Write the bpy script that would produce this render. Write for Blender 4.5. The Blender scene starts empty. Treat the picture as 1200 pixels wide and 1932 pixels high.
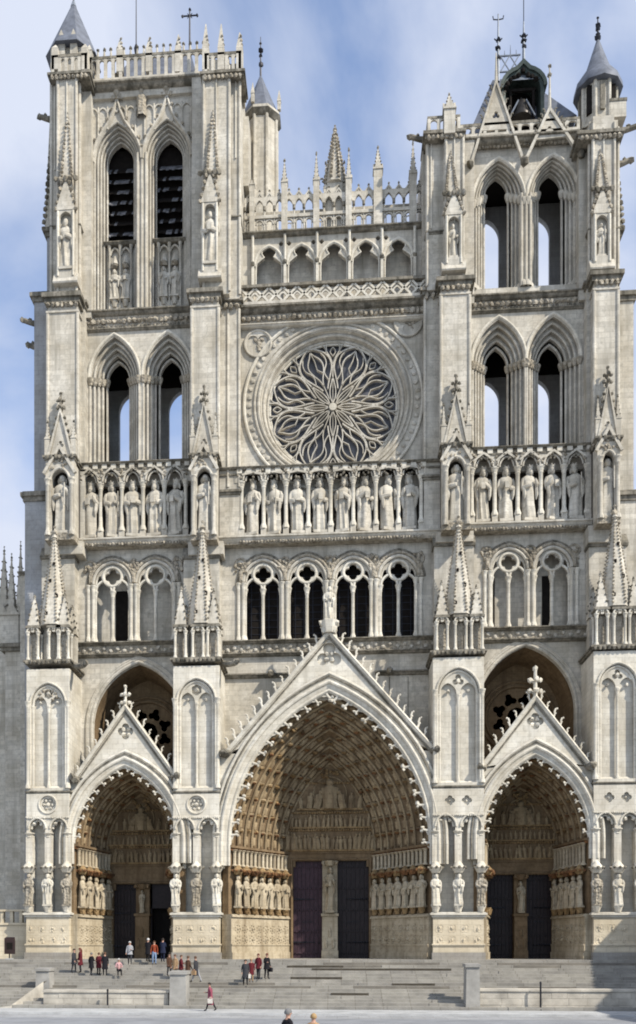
import bpy, math, random
from mathutils import Vector, Matrix
from mathutils.geometry import tessellate_polygon
random.seed(7)
R = math.radians
PI = math.pi
sc = bpy.context.scene
COL = sc.collection

# ------------------------------------------------------------------ camera, sky, sun
YAW = R(4.5)
FPX, CX, CD, CZ = 1750.0, 0.71, 70.0, 4.0      # focal length in photo pixels, eye position
PX0, PY0 = 640 - 1750 * math.tan(YAW), 1785.0
cam_d = bpy.data.cameras.new('camera')
cam = bpy.data.objects.new('camera', cam_d); COL.objects.link(cam)
cam.location = (CX, -CD, CZ)
cam.rotation_euler = (PI / 2, 0, YAW)
cam_d.sensor_fit = 'HORIZONTAL'; cam_d.sensor_width = 36.0
cam_d.lens = 36.0 * FPX / 1200.0
cam_d.shift_x = (600 - PX0) / 1200.0
cam_d.shift_y = (PY0 - 966) / 1200.0
cam_d.clip_end = 3000
sc.camera = cam
SUN_AZ, SUN_EL = R(56), R(41)                  # to the right of the facade's normal
sdir = Vector((math.sin(SUN_AZ) * math.cos(SUN_EL), -math.cos(SUN_AZ) * math.cos(SUN_EL), math.sin(SUN_EL)))
sun_d = bpy.data.lights.new('sun', 'SUN'); sun_d.energy = 5.0; sun_d.angle = R(0.6); sun_d.color = (1.0, 0.94, 0.84)
sun = bpy.data.objects.new('sun', sun_d); COL.objects.link(sun)
sun.rotation_euler = sdir.to_track_quat('Z', 'Y').to_euler()
w = bpy.data.worlds.new('World'); sc.world = w; w.use_nodes = True
nt = w.node_tree; nt.nodes.clear()
def N(t, tree=None, **kw):
    n = (tree or nt).nodes.new(t)
    for k, v in kw.items(): setattr(n, k, v)
    return n
SK = (0.29, 0.56, (-1.06, -2.09, 0.91), 3.0)
sky = N('ShaderNodeTexSky', sky_type='NISHITA', sun_disc=False, sun_elevation=SUN_EL,
        sun_rotation=math.atan2(sdir.x, sdir.y), air_density=1.0, dust_density=0.6, ozone_density=1.6)
tc = N('ShaderNodeTexCoord'); mp = N('ShaderNodeMapping'); mp.inputs['Scale'].default_value = (1.0, 1.0, 1.15); mp.inputs['Location'].default_value = SK[2]
ns = N('ShaderNodeTexNoise'); ns.inputs['Scale'].default_value = SK[3]; ns.inputs['Detail'].default_value = 7; ns.inputs['Roughness'].default_value = 0.52; ns.inputs['Distortion'].default_value = 0.35
rp = N('ShaderNodeValToRGB'); rp.color_ramp.elements[0].position = SK[0]; rp.color_ramp.elements[1].position = SK[1]
rp.color_ramp.elements[0].color = (0.0, 0.0, 0.0, 1); rp.color_ramp.elements[1].color = (1, 1, 1, 1)
mx = N('ShaderNodeMix', data_type='RGBA'); mx.inputs['B'].default_value = (7.4, 8.0, 9.5, 1)
bg = N('ShaderNodeBackground'); bg.inputs['Strength'].default_value = 0.1
wo = N('ShaderNodeOutputWorld')
L = nt.links.new
L(tc.outputs['Generated'], mp.inputs['Vector']); L(mp.outputs['Vector'], ns.inputs['Vector']); L(ns.outputs['Fac'], rp.inputs['Fac'])
gn = N('ShaderNodeMix', data_type='RGBA', blend_type='MULTIPLY'); gn.inputs['Factor'].default_value = 1; gn.inputs['B'].default_value = (1.2, 1.75, 2.25, 1); L(sky.outputs['Color'], gn.inputs['A']); L(gn.outputs['Result'], mx.inputs['A']); L(rp.outputs['Color'], mx.inputs['Factor']); L(mx.outputs['Result'], bg.inputs['Color']); L(bg.outputs['Background'], wo.inputs['Surface'])
sc.view_settings.view_transform = 'Standard'; sc.view_settings.look = 'None'; sc.view_settings.gamma = 1.0
sc.view_settings.exposure = 0.0
sc.cycles.max_bounces = 4; sc.cycles.diffuse_bounces = 1; sc.cycles.filter_width = 1.9; sc.cycles.glossy_bounces = 2

# ------------------------------------------------------------------ photo pixel -> metres on a plane of depth Y
CY_, SY_ = math.cos(YAW), math.sin(YAW)
def X(px, Y=0.0):
    k = (px - PX0) / FPX; dy = Y + CD
    return CX + dy * (k * CY_ - SY_) / (CY_ + k * SY_)
def depth(px, Y):
    return -(X(px, Y) - CX) * SY_ + (Y + CD) * CY_
def Z(py, px, Y=0.0):
    return CZ + (PY0 - py) / FPX * depth(px, Y)

# ------------------------------------------------------------------ materials
def stone(name, base, dark, stain=0.5, lo=0.5, hi=0.75, course=0.4, bump=0.25, carve=0.0, warm=None, blockvar=0.06):
    m = bpy.data.materials.new(name); m.use_nodes = True; t = m.node_tree; nn = lambda ty, **k: N(ty, t, **k); K = t.links.new
    b = t.nodes['Principled BSDF']; b.inputs['Roughness'].default_value = 0.9; b.inputs['Specular IOR Level'].default_value = 0.15
    g = nn('ShaderNodeNewGeometry'); sx = nn('ShaderNodeSeparateXYZ'); K(g.outputs['Position'], sx.inputs[0])
    ma = nn('ShaderNodeMath', operation='MULTIPLY_ADD'); ma.inputs[1].default_value = 0.83; K(sx.outputs['Y'], ma.inputs[0]); K(sx.outputs['X'], ma.inputs[2])
    cb = nn('ShaderNodeCombineXYZ'); K(ma.outputs[0], cb.inputs[0]); K(sx.outputs['Z'], cb.inputs[1])
    br = nn('ShaderNodeTexBrick'); K(cb.outputs[0], br.inputs['Vector']); br.inputs['Scale'].default_value = 1.0
    br.inputs['Brick Width'].default_value = course * 2.1; br.inputs['Row Height'].default_value = course; br.inputs['Mortar Size'].default_value = 0.018; br.inputs['Mortar Smooth'].default_value = 0.4
    c1 = tuple(c * (1 + blockvar) for c in base); c2 = tuple(c * (1 - blockvar) for c in base)
    br.inputs['Color1'].default_value = (*c1, 1); br.inputs['Color2'].default_value = (*c2, 1); br.inputs['Mortar'].default_value = (*[c * 0.80 for c in base], 1)
    n1 = nn('ShaderNodeTexNoise'); n1.inputs['Scale'].default_value = 0.42; n1.inputs['Detail'].default_value = 9; n1.inputs['Roughness'].default_value = .6; K(g.outputs['Position'], n1.inputs['Vector'])
    hs = nn('ShaderNodeMix', data_type='RGBA'); hs.blend_type = 'MULTIPLY'; hs.inputs['Factor'].default_value = 1.0
    r1 = nn('ShaderNodeValToRGB'); r1.color_ramp.elements[0].position = 0.32; r1.color_ramp.elements[1].position = 0.68
    wm = warm or (0.76, 0.72, 0.65)
    r1.color_ramp.elements[0].color = (*wm, 1); r1.color_ramp.elements[1].color = (1.07, 1.06, 1.04, 1)
    K(n1.outputs['Fac'], r1.inputs['Fac']); K(br.outputs['Color'], hs.inputs['A']); K(r1.outputs['Color'], hs.inputs['B'])
    # rain streaks running down, and lichen specks
    mp2 = nn('ShaderNodeMapping'); mp2.inputs['Scale'].default_value = (1.6, 1.6, 0.16); K(g.outputs['Position'], mp2.inputs['Vector'])
    n2 = nn('ShaderNodeTexNoise'); n2.inputs['Scale'].default_value = 1.0; n2.inputs['Detail'].default_value = 6; n2.inputs['Roughness'].default_value = 0.62; K(mp2.outputs[0], n2.inputs['Vector'])
    r2 = nn('ShaderNodeMapRange'); r2.inputs['From Min'].default_value = lo; r2.inputs['From Max'].default_value = hi; r2.inputs['To Max'].default_value = stain; K(n2.outputs['Fac'], r2.inputs['Value'])
    n3 = nn('ShaderNodeTexNoise'); n3.inputs['Scale'].default_value = 3.2; n3.inputs['Detail'].default_value = 8; n3.inputs['Roughness'].default_value = 0.7; K(g.outputs['Position'], n3.inputs['Vector'])
    r3 = nn('ShaderNodeMapRange'); r3.inputs['From Min'].default_value = lo; r3.inputs['From Max'].default_value = hi; r3.inputs['To Max'].default_value = stain * 0.9; K(n3.outputs['Fac'], r3.inputs['Value'])
    mxm = nn('ShaderNodeMath', operation='MAXIMUM'); K(r2.outputs[0], mxm.inputs[0]); K(r3.outputs[0], mxm.inputs[1])
    m2 = nn('ShaderNodeMix', data_type='RGBA'); K(mxm.outputs[0], m2.inputs['Factor']); K(hs.outputs['Result'], m2.inputs['A']); m2.inputs['B'].default_value = (*dark, 1)
    K(m2.outputs['Result'], b.inputs['Base Color'])
    bp = nn('ShaderNodeBump'); bp.inputs['Strength'].default_value = bump; bp.inputs['Distance'].default_value = 0.06
    if carve:
        vo = nn('ShaderNodeTexVoronoi'); vo.inputs['Scale'].default_value = 1 / carve; K(g.outputs['Position'], vo.inputs['Vector'])
        ad = nn('ShaderNodeMath', operation='ADD'); K(vo.outputs['Distance'], ad.inputs[0]); K(n3.outputs['Fac'], ad.inputs[1]); K(ad.outputs[0], bp.inputs['Height'])
        bp.inputs['Distance'].default_value = 0.12; bp.inputs['Strength'].default_value = 0.8
    else:
        K(n3.outputs['Fac'], bp.inputs['Height'])
    K(bp.outputs[0], b.inputs['Normal'])
    return m
def plain(name, col, rough=0.7, metal=0.0, var=0.25, scale=3.0, spec=0.3):
    m = bpy.data.materials.new(name); m.use_nodes = True; t = m.node_tree; K = t.links.new
    b = t.nodes['Principled BSDF']; b.inputs['Roughness'].default_value = rough; b.inputs['Metallic'].default_value = metal; b.inputs['Specular IOR Level'].default_value = spec
    g = N('ShaderNodeNewGeometry', t); n = N('ShaderNodeTexNoise', t); n.inputs['Scale'].default_value = scale; n.inputs['Detail'].default_value = 5
    r = N('ShaderNodeValToRGB', t); r.color_ramp.elements[0].position = 0.3; r.color_ramp.elements[1].position = 0.7
    r.color_ramp.elements[0].color = (*[c * (1 - var) for c in col], 1); r.color_ramp.elements[1].color = (*[min(1, c * (1 + var)) for c in col], 1)
    K(g.outputs['Position'], n.inputs['Vector']); K(n.outputs['Fac'], r.inputs['Fac']); K(r.outputs['Color'], b.inputs['Base Color'])
    return m
S_UP = stone('weathered_limestone', (0.64, 0.60, 0.52), (0.20, 0.18, 0.14), stain=0.66, lo=0.47, hi=0.72, blockvar=.11)
S_LEDGE = stone('lichened_ledge_stone', (0.36, 0.33, 0.275), (0.085, 0.078, 0.06), stain=0.9, lo=0.42, hi=0.62)
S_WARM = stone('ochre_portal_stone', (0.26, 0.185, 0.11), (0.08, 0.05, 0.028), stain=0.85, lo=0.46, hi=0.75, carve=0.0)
S_LOW = stone('cleaned_limestone', (0.74, 0.70, 0.61), (0.30, 0.265, 0.2), stain=0.65, lo=0.5, hi=0.76, blockvar=.08)
S_CARV = stone('carved_limestone', (0.52, 0.47, 0.385), (0.13, 0.11, 0.08), stain=0.85, lo=0.47, hi=0.68, carve=0.22)
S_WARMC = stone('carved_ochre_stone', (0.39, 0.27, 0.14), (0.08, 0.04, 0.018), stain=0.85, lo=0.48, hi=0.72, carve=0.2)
S_GREY = stone('grey_cold_stone', (0.40, 0.40, 0.40), (0.16, 0.16, 0.16), stain=0.6, lo=0.5, hi=0.75)
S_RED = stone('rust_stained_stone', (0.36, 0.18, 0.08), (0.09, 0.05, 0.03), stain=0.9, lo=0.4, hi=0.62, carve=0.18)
S_PLINTH = stone('plinth_stone', (0.68, 0.60, 0.46), (0.40, 0.33, 0.23), stain=0.5, lo=0.52, hi=0.78)
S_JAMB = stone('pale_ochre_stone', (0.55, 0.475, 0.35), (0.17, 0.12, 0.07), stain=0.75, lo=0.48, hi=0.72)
S_NICHE_SHADE = stone('niche_shade_stone', (0.16, 0.145, 0.125), (0.06, 0.055, 0.05), stain=0.8, lo=0.4, hi=0.65)  # dark stone for niche backs, deep shade put into the colour
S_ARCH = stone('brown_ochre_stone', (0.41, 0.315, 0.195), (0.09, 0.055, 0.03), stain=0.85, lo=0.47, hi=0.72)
S_BASE = stone('grey_base_stone', (0.36, 0.34, 0.31), (0.2, 0.18, 0.16), stain=0.6, lo=0.5, hi=0.75, course=0.32)
M_GLASS = plain('dark_leaded_glass', (0.085, 0.085, 0.095), 0.45, 0, 0.5, 1.2, 0.5)
M_DARK = plain('dark_timber_and_opening_shade', (0.018, 0.015, 0.013), 0.9, spec=.08)  # timber, and near-black fill painting the shade of openings and interiors
M_SLATE = plain('slate_roofing', (0.13, 0.14, 0.165), 0.55, 0, 0.3, 2.0)
M_DOOR = plain('black_stained_oak', (0.022, 0.014, 0.013), 0.55, 0, 0.4, 4)
M_DOORP = plain('purple_painted_oak', (0.052, 0.027, 0.034), 0.6, 0, 0.35, 4)
M_IRON = plain('black_iron', (0.03, 0.03, 0.035), 0.5, 0.6)
M_COPPER = plain('green_leadwork', (0.05, 0.065, 0.057), 0.6, 0.2, 0.35)
M_LEAD = plain('grey_leadwork', (0.20, 0.22, 0.25), 0.55, 0.2, 0.3)
M_LOUV = plain('weathered_louvre_slate', (0.16, 0.16, 0.17), 0.6, 0, 0.6, 2.5)
M_BRONZE = plain('dark_bronze', (0.05, 0.045, 0.04), 0.4, 0.7)
ALL = [S_UP, S_LEDGE, S_WARM, S_LOW, S_CARV, S_WARMC, S_GREY, S_RED, S_PLINTH, S_BASE, M_GLASS, M_DARK, M_SLATE, M_DOOR, M_DOORP, M_IRON, M_COPPER, M_LEAD, M_LOUV, M_BRONZE, S_JAMB, S_NICHE_SHADE, S_ARCH]
UP, LEDGE, WARM, LOW, CARV, WARMC, GREY, RED, PLINTH, BASE, GLASS, DARK, SLATE, DOOR, DOORP, IRON, COPPER, LEAD, LOUV, BRONZE, JAMB, NICHE_SHADE, ARCH = range(23)

# ------------------------------------------------------------------ mesh helpers
class MB:
    def __init__(s, mi=0): s.v = []; s.f = []; s.m = []; s.mi = mi
    def add(s, vs, fs, mi=None):
        o = len(s.v); s.v.extend(tuple(p) for p in vs); mi = s.mi if mi is None else mi
        for f in fs: s.f.append(tuple(o + i for i in f)); s.m.append(mi)
    def box(s, x0, x1, y0, y1, z0, z1, mi=None, top=0.0):
        # top > 0 slopes the upper front edge back (a weathered top)
        vs = [(x0, y0, z0), (x1, y0, z0), (x1, y1, z0), (x0, y1, z0), (x0, y0, z1 - top), (x1, y0, z1 - top), (x1, y1, z1), (x0, y1, z1)]
        s.add(vs, [(0, 1, 5, 4), (1, 2, 6, 5), (2, 3, 7, 6), (3, 0, 4, 7), (4, 5, 6, 7), (3, 2, 1, 0)], mi)
    def cone(s, cx, cy, r0, r1, z0, z1, n=8, rot=None, mi=None, caps=True):
        rot = PI / n if rot is None else rot
        vs = [(cx + r * math.cos(rot + 2 * PI * i / n), cy + r * math.sin(rot + 2 * PI * i / n), z) for r, z in ((r0, z0), (r1, z1)) for i in range(n)]
        fs = [(i, (i + 1) % n, n + (i + 1) % n, n + i) for i in range(n)]
        if caps: fs += [tuple(range(n))[::-1], tuple(range(n, 2 * n))]
        s.add(vs, fs, mi)
    def lathe(s, cx, cy, prof, n=8, rot=None, mi=None):
        rot = PI / n if rot is None else rot
        vs = [(cx + r * math.cos(rot + 2 * PI * i / n), cy + r * math.sin(rot + 2 * PI * i / n), z) for r, z in prof for i in range(n)]
        fs = [(k * n + i, k * n + (i + 1) % n, (k + 1) * n + (i + 1) % n, (k + 1) * n + i) for k in range(len(prof) - 1) for i in range(n)]
        fs += [tuple(range(n))[::-1], tuple(range((len(prof) - 1) * n, len(prof) * n))]
        s.add(vs, fs, mi)
    def blob(s, p, sx, sy=None, sz=None, mi=None, j=0.25):
        sy = sx if sy is None else sy; sz = sx if sz is None else sz
        t = 0.526; u = 0.851
        vs = []
        for a, b, c in ((-t, u, 0), (t, u, 0), (-t, -u, 0), (t, -u, 0), (0, -t, u), (0, t, u), (0, -t, -u), (0, t, -u), (u, 0, -t), (u, 0, t), (-u, 0, -t), (-u, 0, t)):
            q = 1 + random.uniform(-j, j); vs.append((p[0] + a * sx * q, p[1] + b * sy * q, p[2] + c * sz * q))
        s.add(vs, [(0, 11, 5), (0, 5, 1), (0, 1, 7), (0, 7, 10), (0, 10, 11), (1, 5, 9), (5, 11, 4), (11, 10, 2), (10, 7, 6), (7, 1, 8), (3, 9, 4), (3, 4, 2), (3, 2, 6), (3, 6, 8), (3, 8, 9), (4, 9, 5), (2, 4, 11), (6, 2, 10), (8, 6, 7), (9, 8, 1)], mi)
    def tube(s, pts, rad, n=6, mi=None):
        pts = [Vector(p) for p in pts]; rad = rad if isinstance(rad, (list, tuple)) else [rad] * len(pts)
        vs = []; up = None
        for i, p in enumerate(pts):
            t = (pts[min(i + 1, len(pts) - 1)] - pts[max(i - 1, 0)]).normalized()
            if up is None or abs(up.dot(t)) > 0.95: up = Vector((0, 0, 1)) if abs(t.z) < 0.9 else Vector((0, 1, 0))
            a = t.cross(up).normalized(); b = a.cross(t); up = b
            for k in range(n):
                an = 2 * PI * (k + 0.5) / n; vs.append(p + (a * math.cos(an) + b * math.sin(an)) * rad[i])
        m = len(pts)
        fs = [(k * n + i, k * n + (i + 1) % n, (k + 1) * n + (i + 1) % n, (k + 1) * n + i) for k in range(m - 1) for i in range(n)]
        fs += [tuple(range(n))[::-1], tuple(range((m - 1) * n, m * n))]
        s.add(vs, fs, mi)
    def plate(s, outer, holes, y0, y1, mi=None, side=None):
        loops = [outer] + holes
        tris = tessellate_polygon([[Vector((x, z, 0)) for x, z in l] for l in loops])
        flat = [p for l in loops for p in l]; n = len(flat)
        vs = [(x, y0, z) for x, z in flat] + [(x, y1, z) for x, z in flat]
        fs = [tuple(t) for t in tris] + [tuple(n + i for i in t[::-1]) for t in tris]
        s.add(vs, fs, mi)
        fs = []; o = 0
        for l in loops:
            k = len(l)
            for i in range(k): a, b = o + i, o + (i + 1) % k; fs.append((a, b, n + b, n + a))
            o += k
        s.add(vs, fs, mi if side is None else side)
    def sweep(s, path, prof, closed=False, mi=None, y=0.0):
        # path of (x, z); prof of (offset along the left-hand normal, depth y)
        m = len(path); vs = []
        for i, p in enumerate(path):
            a = path[i - 1] if (i > 0 or closed) else None; b = path[(i + 1) % m] if (i < m - 1 or closed) else None
            def nrm(u, v):
                dx, dz = v[0] - u[0], v[1] - u[1]; l = math.hypot(dx, dz) or 1; return (-dz / l, dx / l)
            n1 = nrm(a, p) if a else nrm(p, b); n2 = nrm(p, b) if b else n1
            d = max(0.3, 1 + n1[0] * n2[0] + n1[1] * n2[1]); nx, nz = (n1[0] + n2[0]) / d, (n1[1] + n2[1]) / d
            for o, yy in prof: vs.append((p[0] + nx * o, yy + y, p[1] + nz * o))
        k = len(prof); fs = []
        for i in range(m if closed else m - 1):
            j = (i + 1) % m
            for q in range(k): r = (q + 1) % k; fs.append((i * k + q, i * k + r, j * k + r, j * k + q))
        if not closed: fs += [tuple(range(k)), tuple(range((m - 1) * k, m * k))[::-1]]
        s.add(vs, fs, mi)
    def roll(s, path, o, y, r, mi=None, n=7, closed=False):
        s.sweep(path, [(o + r * math.cos(2 * PI * i / n), y + r * math.sin(2 * PI * i / n)) for i in range(n)], closed, mi)
    def xprism(s, x0, x1, yz, mi=None):
        k = len(yz); s.add([(x0, y, z) for y, z in yz] + [(x1, y, z) for y, z in yz], [(i, (i + 1) % k, k + (i + 1) % k, k + i) for i in range(k)] + [tuple(range(k)), tuple(range(k, 2 * k))[::-1]], mi)
    def build(s, name, parent=None, mats=None, smooth=38, loc=None):
        me = bpy.data.meshes.new(name); me.from_pydata(s.v, [], s.f)
        mats = ALL if mats is None else mats
        used = sorted(set(s.m)); idx = {u: i for i, u in enumerate(used)}
        for u in used: me.materials.append(mats[u])
        me.polygons.foreach_set('material_index', [idx[i] for i in s.m])
        if smooth:
            me.polygons.foreach_set('use_smooth', [True] * len(me.polygons)); me.set_sharp_from_angle(angle=R(smooth))
        me.update()
        o = bpy.data.objects.new(name, me); COL.objects.link(o)
        if parent is not None: o.parent = parent
        if loc is not None: o.location = loc
        return o
def tag(o, label=None, cat=None, group=None, kind=None):
    for k, v in (('label', label), ('category', cat), ('group', group), ('kind', kind)):
        if v: o[k] = v
    return o
def empty(name, loc=(0, 0, 0), parent=None):
    o = bpy.data.objects.new(name, None); COL.objects.link(o); o.location = loc
    if parent is not None: o.parent = parent
    return o
def arch(cx, hw, zs, rise, n=10, zb=None):
    c = (rise * rise - hw * hw) / (2 * hw); r = hw + c; a1 = math.atan2(rise, c) if c else PI / 2
    left = [(cx + c - r * math.cos(a1 * i / n), zs + r * math.sin(a1 * i / n)) for i in range(n + 1)]
    right = [(2 * cx - x, z) for x, z in left[:-1]][::-1]
    p = left + right
    if zb is not None: p = [(cx - hw, zb)] + p + [(cx + hw, zb)]
    return p
def circle(cx, cz, r, n=48): return [(cx - r * math.cos(2 * PI * i / n), cz + r * math.sin(2 * PI * i / n)) for i in range(n)]
def foil(cx, cz, r, n=4, rot=0.0, per=8):
    d = r * 0.52; rl = r * 0.48
    if rl < d * math.sin(PI / n) * 1.03: rl = d * math.sin(PI / n) * 1.03
    out = []
    for i in range(n * per):
        th = 2 * PI * i / (n * per); ph = (th + PI / n) % (2 * PI / n) - PI / n
        q = d * math.cos(ph) + math.sqrt(max(0, rl * rl - (d * math.sin(ph)) ** 2)); out.append((cx + q * math.cos(th + rot), cz + q * math.sin(th + rot)))
    return out
def rect(x0, x1, z0, z1): return [(x0, z0), (x0, z1), (x1, z1), (x1, z0)]
def shaft(mb, cx, cy, z0, z1, r, n=8, mi=None, base=True, cap=True):
    h = min(0.5, (z1 - z0) * 0.14); p = []
    p += [(r * 1.7, z0), (r * 1.7, z0 + h * 0.35), (r * 1.35, z0 + h * 0.6), (r, z0 + h)] if base else [(r, z0)]
    p += [(r, z1 - h * 1.1), (r * 1.25, z1 - h * 1.0), (r * 1.15, z1 - h * 0.8), (r * 1.75, z1 - h * 0.25), (r * 1.9, z1 - h * 0.2), (r * 1.9, z1)] if cap else [(r, z1)]
    mb.lathe(cx, cy, p, n, mi=mi)
def ledge(mb, x0, x1, yf, yb, zt, h, proj=0.3, mi=LEDGE):
    mb.xprism(x0, x1, [(yf, zt - h), (yf - proj * 0.45, zt - h * 0.75), (yf - proj * 0.6, zt - h * 0.5), (yf - proj, zt - h * 0.38), (yf - proj, zt - h * 0.12), (yf, zt + h * 0.12), (yb, zt + h * 0.12), (yb, zt - h)], mi)
def ledge3(mb, x0, x1, yf, yb, zt, h, proj=0.3, mi=LEDGE):
    "a ledge that also returns along both sides of a block"
    for a, b, q in ((zt - h, zt - h * 0.5, 0.45), (zt - h * 0.5, zt - h * 0.06, 1.0)):
        mb.box(x0 - proj * q, x1 + proj * q, yf - proj * q, yb, a, b, mi)
    mb.box(x0 - proj * 0.5, x1 + proj * 0.5, yf - proj * 0.5, yb, zt - h * 0.06, zt + h * 0.12, mi)
def leaves(mb, x0, x1, y, z, s, pitch=None, mi=CARV, zs=1.0):
    pitch = pitch or s * 1.7; n = max(1, int(round(abs(x1 - x0) / pitch)))
    for i in range(n): mb.blob((x0 + (x1 - x0) * (i + 0.5) / n, y + random.uniform(-.02, .02), z + random.uniform(-.05, .05) * s), s * random.uniform(.75, 1.05), s * 0.8, s * zs * random.uniform(.8, 1.1), mi)
def crocket(mb, x, y, z, ox, oz, s, mi=None):
    # curls out from a sloping edge, up, and over at the tip
    P = lambda n, u: (x + ox * s * n, y, z + oz * s * n + s * u)
    mb.tube([P(-.1, -.05), P(.3, .05), P(.5, .3), P(.45, .62), P(.62, .85), P(.85, .8)], [s * .2, s * .15, s * .12, s * .13, s * .13, s * .06], 6, mi)
    mb.blob(P(.85, .76), s * .15, mi=mi); mb.blob(P(.62, .32), s * .14, mi=mi)
def cross_finial(mb, x, y, z, h, mi=None):
    mb.tube([(x, y, z), (x, y, z + h)], [h * .08, h * .05], 6, mi)
    for q, s in ((0.25, 0.16), (0.62, 0.15)):
        for dx, dy in ((1, 0), (-1, 0), (0, 1), (0, -1)):
            mb.blob((x + dx * h * s * 1.1, y + dy * h * s * 1.1, z + h * q), h * .1, mi=mi); mb.tube([(x, y, z + h * q - h * .06), (x + dx * h * s, y + dy * h * s, z + h * q)], h * .045, 5, mi)
    mb.blob((x, y, z + h), h * .1, mi=mi)
def spire(mb, cx, cy, z0, z1, r, n=8, crk=8, mi=None, cmi=None, cs=None):
    fin = (z1 - z0) * 0.09; zt = z1 - fin
    mb.cone(cx, cy, r, r * 0.09, z0, zt, n, mi=mi)
    cs = cs or r * 0.2
    for k in range(1, crk):
        t = k / crk; rr = r * (1 - t * 0.91)
        for i in range(4 if n == 4 else 8):
            an = (PI / 4 + i * PI / 2) if n == 4 else (PI / 8 + i * PI / 4)
            mb.blob((cx + (rr + cs * .3) * math.cos(an), cy + (rr + cs * .3) * math.sin(an), z0 + (zt - z0) * t), cs * (1 - .45 * t), mi=cmi if cmi is not None else mi)
    mb.cone(cx, cy, r * .2, r * .06, zt - fin * .2, zt + fin * .3, 6, mi=mi)
    mb.blob((cx, cy, zt + fin * .35), max(r * .2, .1), mi=cmi); mb.tube([(cx, cy, zt), (cx, cy, z1)], [max(r * .07, .05), .03], 5, mi); mb.blob((cx, cy, z1), max(r * .1, .07), mi=cmi)
def pinnacle(mb, cx, cy, z0, zm, z1, hw, mi=None, cmi=None, crk=6):
    mb.box(cx - hw, cx + hw, cy - hw, cy + hw, z0, zm, mi)
    mb.box(cx - hw * 1.2, cx + hw * 1.2, cy - hw * 1.2, cy + hw * 1.2, zm, zm + hw * .3, mi)
    for dx, dy in ((0, -1), (1, 0), (-1, 0), (0, 1)):   # little gable on each face
        g = hw * 1.15; px, py = cx + dx * g, cy + dy * g; ux, uy = (1, 0) if dy else (0, 1)
        mb.add([(px - ux * hw, py - uy * hw, zm), (px + ux * hw, py + uy * hw, zm), (px, py, zm + hw * 2), (cx, cy, zm + hw * 1.6)], [(0, 1, 2), (0, 2, 3), (1, 3, 2)], mi)
    spire(mb, cx, cy, zm + hw * .3, z1, hw * 1.15, 4, crk, mi, cmi)
def fig(mb, p, t, f, h, mi=None, wd=1.0):
    "a small carved figure: t is its upright direction, f the way it faces"
    t = Vector(t).normalized(); f = Vector(f); f = (f - t * f.dot(t)).normalized(); a = t.cross(f); p = Vector(p); vs = []; n = 6
    rings = ((0, .17, .14, 0), (.3, .155, .15, .03), (.5, .16, .12, .02), (.7, .19, .1, 0), (.79, .07, .07, 0), (.84, .085, .085, .02), (.93, .085, .08, .02), (1.0, .03, .03, 0))
    for q, ra, rf, off in rings:
        for i in range(n):
            an = 2 * PI * i / n; vs.append(p + t * (q * h) + a * (math.cos(an) * ra * h * wd * random.uniform(.92, 1.08)) + f * ((math.sin(an) * rf + off) * h))
    m = len(rings); mb.add(vs, [(k * n + i, k * n + (i + 1) % n, (k + 1) * n + (i + 1) % n, (k + 1) * n + i) for k in range(m - 1) for i in range(n)] + [tuple(range((m - 1) * n, m * n))], mi)

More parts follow.
